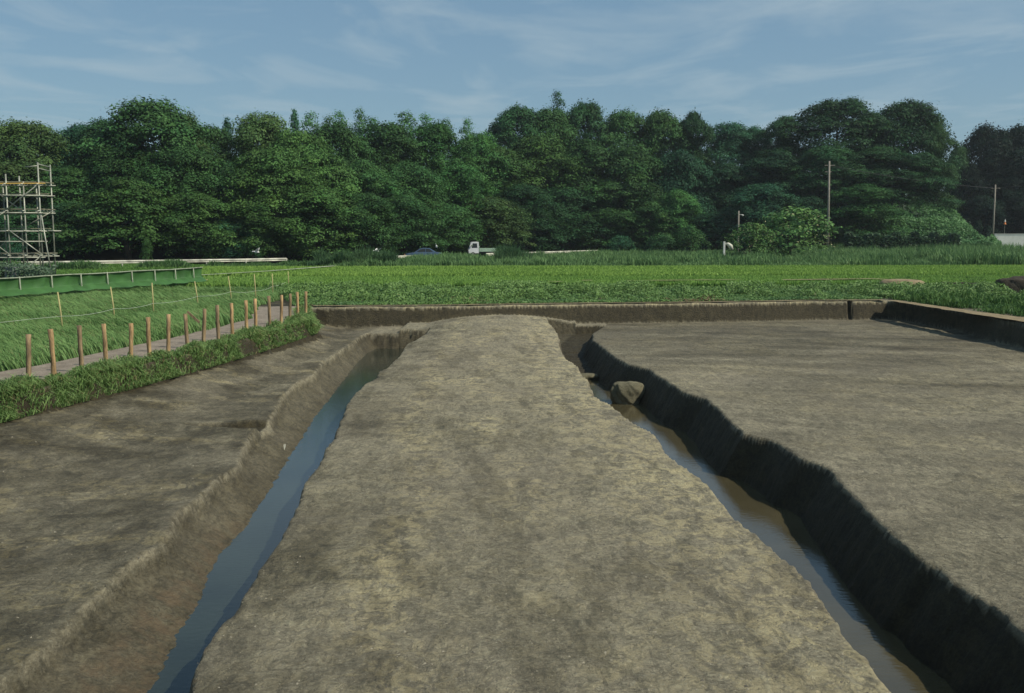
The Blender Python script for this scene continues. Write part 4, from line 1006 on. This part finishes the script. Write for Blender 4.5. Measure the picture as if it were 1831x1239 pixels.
D = ['dome0', 'dome1', 'dome2', 'dome3']
T_ = [
 # skyline row, left to right
 (-30, 225, 170, 112, D[0], G5, 'olive green tree on the skyline cut by the left edge of the photo'),
 (45, 215, 150, 112, D[1], G5, 'rounded olive tree on the skyline directly above the scaffold'),
 (140, 224, 120, 116, D[2], TL, 'bluish green tree in the dip left of the highest left-hand dome'),
 (190, 214, 120, 114, D[3], G2, 'dark tree forming the left shoulder of the big dome crown'),
 (268, 182, 190, 112, D[0], G1, 'big dome-crowned tree, the highest on the left half of the skyline'),
 (325, 200, 80, 114, D[1], G5, 'brownish tree on the right shoulder of the big dome crown'),
 (372, 226, 110, 120, D[2], G1, 'flat-topped grey green tree left of the small spire'),
 (470, 204, 130, 118, D[3], G5, 'broad olive tree on the skyline between the two pale spires'),
 (530, 232, 120, 116, D[1], G3, 'lighter tree standing below the taller pale spire'),
 (600, 222, 120, 122, D[2], G1, 'dense green tree just behind the first bamboo plumes'),
 (690, 220, 130, 128, D[3], G1, 'dense green tree under the middle of the bamboo plumes'),
 (775, 222, 120, 134, D[0], G6, 'bright green tree under the right-hand bamboo plumes'),
 (855, 236, 90, 142, D[1], G6, 'light green tree in the notch of the skyline left of centre'),
 (925, 190, 105, 158, D[2], G2, 'rounded dark tree at the left end of the central rise'),
 (985, 195, 110, 160, D[3], G1, 'dense tree right under the small knob of the central rise'),
 (1045, 184, 100, 162, D[0], G2, 'rounded tree just right of the small knob on the skyline'),
 (1115, 197, 115, 162, D[1], G1, 'broad tree on the long level skyline right of the knob'),
 (1185, 200, 110, 162, D[2], G1, 'broad tree left of the flat crown with a ragged top'),
 (1240, 198, 85, 160, 'layer0', G2, 'flat ragged crown jutting above the skyline right of centre'),
 (1305, 220, 100, 164, D[3], TL, 'bluish tree in the low part of the skyline left of the pole'),
 (1352, 228, 70, 166, D[0], TL, 'small bluish tree at the lowest gap left of the pole'),
 (1405, 207, 110, 160, 'layer1', G2, 'layered dark tree standing left above the tall utility pole'),
 (1500, 176, 150, 158, D[1], G2, 'highest tree on the right, straight above the tall utility pole'),
 (1560, 200, 100, 156, 'layer0', G2, 'layered tree tucked between the two highest right-hand crowns'),
 (1622, 182, 130, 158, D[2], G2, 'flat-domed high tree left of the gap in the skyline'),
 (1675, 220, 75, 154, 'layer1', G1, 'tree on the right shoulder sloping down to the skyline gap'),
 (1716, 262, 55, 176, D[3], G1, 'small tree low in the skyline gap at the right'),
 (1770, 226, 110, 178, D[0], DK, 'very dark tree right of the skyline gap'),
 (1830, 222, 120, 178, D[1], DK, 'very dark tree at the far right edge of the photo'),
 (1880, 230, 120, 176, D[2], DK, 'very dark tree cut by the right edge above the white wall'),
 (1738, 290, 60, 174, D[1], DK, 'dark-leaved tree left of the thin grey pole'),
 (1800, 300, 90, 174, D[3], DK, 'dark-leaved tree above the white wall'),
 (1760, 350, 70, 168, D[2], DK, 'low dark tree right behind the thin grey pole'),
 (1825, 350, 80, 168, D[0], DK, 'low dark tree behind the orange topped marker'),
 # middle row
 (30, 290, 150, 106, D[2], G5, 'olive tree of the middle row behind the top of the scaffold'),
 (120, 300, 130, 106, D[3], G1, 'green tree of the middle row just right of the scaffold top'),
 (215, 262, 140, 108, D[1], G1, 'deep green tree below the left side of the big dome crown'),
 (320, 262, 140, 107, D[2], G1, 'deep green tree below the right side of the big dome crown'),
 (395, 290, 100, 112, D[0], G2, 'dark tree in the shade left of the broad olive tree'),
 (480, 262, 150, 108, D[1], G3, 'speckled tree whose left side falls into deep shade'),
 (570, 275, 130, 112, D[3], G3, 'yellowish tree of the middle row left of centre'),
 (650, 285, 120, 118, 'layer1', G1, 'layered tree of the middle row below the bamboo plumes'),
 (730, 290, 120, 124, D[2], G1, 'round tree of the middle row above the blue car'),
 (810, 290, 120, 132, D[0], G6, 'fresh green tree of the middle row above the white truck'),
 (885, 262, 120, 144, D[3], G3, 'yellowish tree on the slope below the notch of the skyline'),
 (960, 240, 130, 150, D[1], G3, 'lighter tree on the slope below the small knob'),
 (1050, 248, 140, 152, 'layer0', G1, 'layered tree on the slope in the middle of the central rise'),
 (1130, 262, 120, 152, D[0], G1, 'round tree on the slope right of the central rise'),
 (1215, 270, 110, 152, D[2], TL, 'bluish tree on the slope below the flat ragged crown'),
 (1300, 290, 120, 154, 'layer1', G4, 'dark layered tree on the slope above the short pole'),
 (1395, 270, 120, 152, 'layer0', G4, 'dark layered tree on the slope left of the tall pole'),
 (1480, 262, 120, 150, D[3], G2, 'dark tree immediately behind the top of the tall pole'),
 (1570, 262, 130, 150, 'layer1', G2, 'layered tree on the slope right of the tall pole'),
 (1650, 272, 110, 150, 'layer0', G2, 'layered tree above the vine-covered slope'),
 # front row
 (40, 372, 130, 99, D[0], G2, 'dark front tree seen through the scaffold tubes'),
 (125, 362, 110, 100, D[1], G2, 'dark front tree immediately right of the scaffold'),
 (228, 318, 190, 99, 'weep0', G3, 'light green front tree with drooping sprays, left of centre of the left half'),
 (345, 345, 130, 102, D[2], G3, 'front tree with a yellowish flank beside the drooping one'),
 (405, 385, 100, 104, D[3], TL, 'low bluish front tree reaching down to the guardrail'),
 (475, 345, 120, 105, D[0], G3, 'speckled front tree above the first white bird'),
 (560, 330, 150, 107, D[2], G3, 'wide light front tree with spreading sprays above the dark reeds'),
 (650, 345, 110, 110, D[1], G1, 'front tree above the second white bird'),
 (720, 350, 110, 115, D[3], G1, 'front tree right behind the blue car'),
 (790, 362, 110, 122, D[0], G1, 'front tree between the blue car and the white truck'),
 (870, 352, 130, 130, D[2], G5, 'front tree with a mottled crown behind the white truck'),
 (935, 330, 110, 138, D[1], G2, 'tall shaded front tree right of the white truck'),
 (1005, 335, 120, 146, D[3], G2, 'shaded front tree above the right-hand guardrail'),
 (1085, 318, 130, 149, 'layer1', G1, 'layered front tree beyond the end of the right-hand guardrail'),
 (1160, 350, 110, 148, D[0], G1, 'rounded front tree with ivy-like lower sprays right of centre'),
 (1212, 340, 80, 146, D[2], G6, 'fresh green front tree at the left of the dark hollow'),
 (1285, 378, 100, 144, D[1], G4, 'low dark tree in the hollow above the white post'),
 (1365, 330, 120, 142, D[3], TL, 'rounded bluish tree directly behind the flowering tree'),
 (1440, 352, 100, 144, D[0], G4, 'dark tree between the flowering tree and the tall pole'),
 (1545, 328, 130, 139, 'layer0', G6, 'bright layered tree right of the foot of the tall pole'),
]
for t in T_: tree(*t[:7], group='trees of the wood')
for (u, v, w) in ((405, 203, 38), (526, 188, 34)):
    tree(u, v, w, 126, 'cone0', TL, 'small pale spire-shaped tree %s' % ('left of the broad olive skyline tree' if u < 450 else 'left of the bamboo plumes'), 'conifer', 'tree')
tree(998, 160, 34, 165, 'plume0', G4, 'small dark knob-like treetop, the highest point of the central rise', 'slender_tree', 'tree')
bl = ['first bamboo plume right of the pale spire', 'short second bamboo plume', 'third bamboo plume, in a close pair', 'tallest bamboo plume, standing like a finger', 'fifth bamboo plume, low and wide', 'sixth bamboo plume, broad', 'seventh bamboo plume, leaning right', 'thin bamboo plume with sky on both sides', 'rightmost bamboo plume at the notch of the skyline']
for k, (u, v, w) in enumerate(((556, 198, 45), (585, 205, 40), (610, 197, 40), (637, 190, 34), (672, 206, 48), (722, 197, 56), (762, 203, 46), (794, 209, 36), (829, 210, 34))):
    r = tree(u, v, w, 131 + k * .8, 'plume%d' % (k % 2), BM, bl[k], 'bamboo', 'bamboo', 'bamboo plumes on the skyline')
    r.rotation_euler = (random.uniform(-.03, .03), random.uniform(0, .06), random.uniform(0, 6.28))
# extra bamboo sprays below, inside the wood
for k, (u, v, w) in enumerate(((700, 330, 50), (752, 345, 45), (845, 300, 40), (868, 318, 40))):
    tree(u, v, w, 119 + k * 4, 'plume%d' % (k % 2), G6, ['light bamboo clump above the blue car', 'shorter light bamboo clump right of the blue car', 'light bamboo clump above the white truck', 'lower light bamboo clump right of the white truck cab'][k], 'bamboo', 'bamboo')
# young tree with a pale stem in front of the dark void
r = tree(262, 428, 22, 93, 'bush0', G1, 'little sapling with a pale stem in the dark gap on the left', 'sapling', 'tree')
# flowering small tree: two crowns
def flower_tree(u, v, w, y, label):
    r = tree(u, v, w, y, 'bush0', (.075, .150, .045), label, 'flowering_tree', 'tree')
    g = np.random.default_rng(int(u)); n = 260
    a = g.uniform(0, 6.28, n); t = g.uniform(.25, 1, n); rad = 3.0 * np.sqrt(np.clip(1 - (np.maximum(t - .3, 0) / .72) ** 2, 0, 1)) * g.uniform(.8, 1.05, n)
    v_ = leaves(rad * np.cos(a), rad * np.sin(a), 5 * t * .98 + .15, g.uniform(.07, .13, n), np.tile((0, 0, 1.), (n, 1)))
    cards('blossom', v_, np.tile((.42, .42, .22), (n, 1)), M_weed, parent=r)
flower_tree(1422, 373, 150, 112, 'small spreading tree with pale yellow blossom by the tall pole')
flower_tree(1345, 400, 100, 110, 'lower flowering tree beside the short pole')
# undergrowth bushes along the road's far side
us = [(600, 418, 44, 'bush under the light front tree above the dark reeds'), (548, 428, 30, 'little bush in the dark gap left of the second bird'), (905, 425, 40, 'bush behind the bed of the white truck'), (950, 428, 44, 'bush right of the white truck behind the reeds'), (1020, 420, 46, 'bush behind the right-hand guardrail'), (1110, 422, 50, 'bush at the right end of the right-hand guardrail'), (1180, 420, 60, 'bush left of the bright weedy slope'), (1235, 405, 60, 'leafy bush left of the white post'), (20, 425, 44, 'bush glimpsed through the lower scaffold bays'), (450, 424, 40, 'hanging bush above the first white bird'), (670, 418, 44, 'bush behind the second white bird')]
for k, (u, v, w, lb) in enumerate(us):
    y = float(np.interp(u, [0, 450, 700, 900, 1000, 1240], [88, 101, 116, 134, 146, 132]))
    tree(u, v, w, y, 'bush0', (G2, G1, TL)[k % 3], lb, 'bush', 'bush', 'bushes at the foot of the wood')
# dark undergrowth inside the wood, one leafy mass
def mass(name, n, fx, y_of, ztop, col_a, col_b, seed, size, label, cat):
    g = np.random.default_rng(seed); x = g.uniform(*fx, n); dy_ = g.random(n)
    y = y_of(x, dy_); zb = hill_z(x, y); bump = fbm(x * .35, y * .35, seed, 4, .6)
    z = zb + ztop(x, y) * (.25 + .9 * bump) * g.random(n) ** .5
    nr = np.stack([g.normal(.2, .4, n), -.5 + g.normal(0, .4, n), np.ones(n)], 1)
    col = mixc(col_a, col_b, bump * 1.1 - .1 + g.random(n) * .3)
    cards(name, leaves(x, y, z, g.uniform(size * .6, size * 1.3, n), nr), col, M_weed, kind='stuff', label=label, cat=cat)
mass('undergrowth', 90000, (-75, 112), lambda x, d: foot_y(x) + 7 + d * 22, lambda x, y: np.interp(x, [66, 75], [2.6, 5.5]), (.010, .026, .010), (.020, .045, .016), 301, .30, 'dark undergrowth between the trunks of the wood', 'undergrowth')
mass('vine_cover', 260000, (20, 76), lambda x, d: foot_y(x) - 3 + d * 19, lambda x, y: np.interp(x, [20, 26, 44, 60, 68, 76], [1.4, 2.2, 1.5, 3.2, 3.0, 1.6]), (.035, .120, .040), (.095, .215, .060), 303, .15, 'bright creeping vines covering the foot of the slope on the right', 'vines')
hx0 = (1500 - 915.5) / F * 132
g = np.random.default_rng(5)
n = 26000; hxx = g.uniform(0, 14.5, n); hyy = g.uniform(-1, 1, n); hzz = 2.7 * g.random(n) ** .5 * (1 + .12 * np.sin(hxx * 2.3)) * (1 + .1 * np.sin(hxx * 5.1))
hd = cards('hedge', leaves(hxx, hyy, hzz, g.uniform(.12, .24, n), np.stack([g.normal(0, .5, n), g.normal(-.5, .5, n), np.ones(n)], 1)), mixc((.018, .055, .022), (.035, .085, .030), hzz / 3 + g.random(n) * .3), M_weed, label='dark clipped-looking hedge at the foot of the slope right of the tall pole', cat='hedge')
hd.location = (hx0, 130, 0)
# weeds wrapped round the foot of the scaffold
n = 9000; x = g.uniform(-36, -27.5, n); y = g.uniform(58.5, 60.5, n); z = 1.15 * g.random(n) * (0.5 + fbm(x * .8, y * .8, 311, 3))
cards('scaffold_weeds', leaves(x, y, z, g.uniform(.05, .12, n), np.stack([g.normal(0, .5, n), g.normal(-.5, .5, n), np.ones(n)], 1)), mixc((.05, .10, .05), (.13, .19, .12), g.random(n)), M_weed, kind='stuff', label='pale climbing weeds at the foot of the scaffold', cat='weeds')
# house roof glimpsed among the trees
hx_, hy_ = (1375 - 915.5) / F * 170, 170.
zr_ = at_dist(1375, 262, hy_)[1]; zb = float(hill_z(np.array(hx_), np.array(hy_)))
hr = empty('hill_house', (hx_, hy_, zb), math.radians(20), label='house with a grey roof glimpsed between the trees on the hill', cat='house')
hh = zr_ - zb
mb = MB(); mb.box((0, 0, (hh - 1.8) / 2), (6.5, 5, hh - 1.8)); mb.build('wall', M_wall, hr)
mb = MB(); mb.prism([(-3.0, hh - 1.85), (0, hh), (3.0, hh - 1.85), (3.0, hh - 1.7), (0, hh + .18), (-3.0, hh - 1.7)], -3.7, 3.7, axis='x'); mb.build('roof', M_roof, hr)
mb = MB(); mb.box((-1.2, -2.52, hh - 2.9), (1.4, .04, 1.0)); mb.build('window', M_glass, hr)

# thin summer haze
def haze(density):
    x0, x1, y0, y1, z0, z1 = -1000, 1000, -450, 3100, -4.0, 60
    mb = MB(); mb.box(((x0 + x1) / 2, (y0 + y1) / 2, (z0 + z1) / 2), (x1 - x0, y1 - y0, z1 - z0))
    m = bpy.data.materials.new('haze'); m.use_nodes = True; n = m.node_tree.nodes; n.clear()
    o = n.new('ShaderNodeOutputMaterial'); v = n.new('ShaderNodeVolumePrincipled'); v.inputs['Density'].default_value = density
    v.inputs['Color'].default_value = (.80, .88, .95, 1); v.inputs['Anisotropy'].default_value = .2
    m.node_tree.links.new(v.outputs[0], o.inputs['Volume'])
    tag(mb.build('haze', m), kind='stuff')
HAZE = .00022
if HAZE: haze(HAZE)
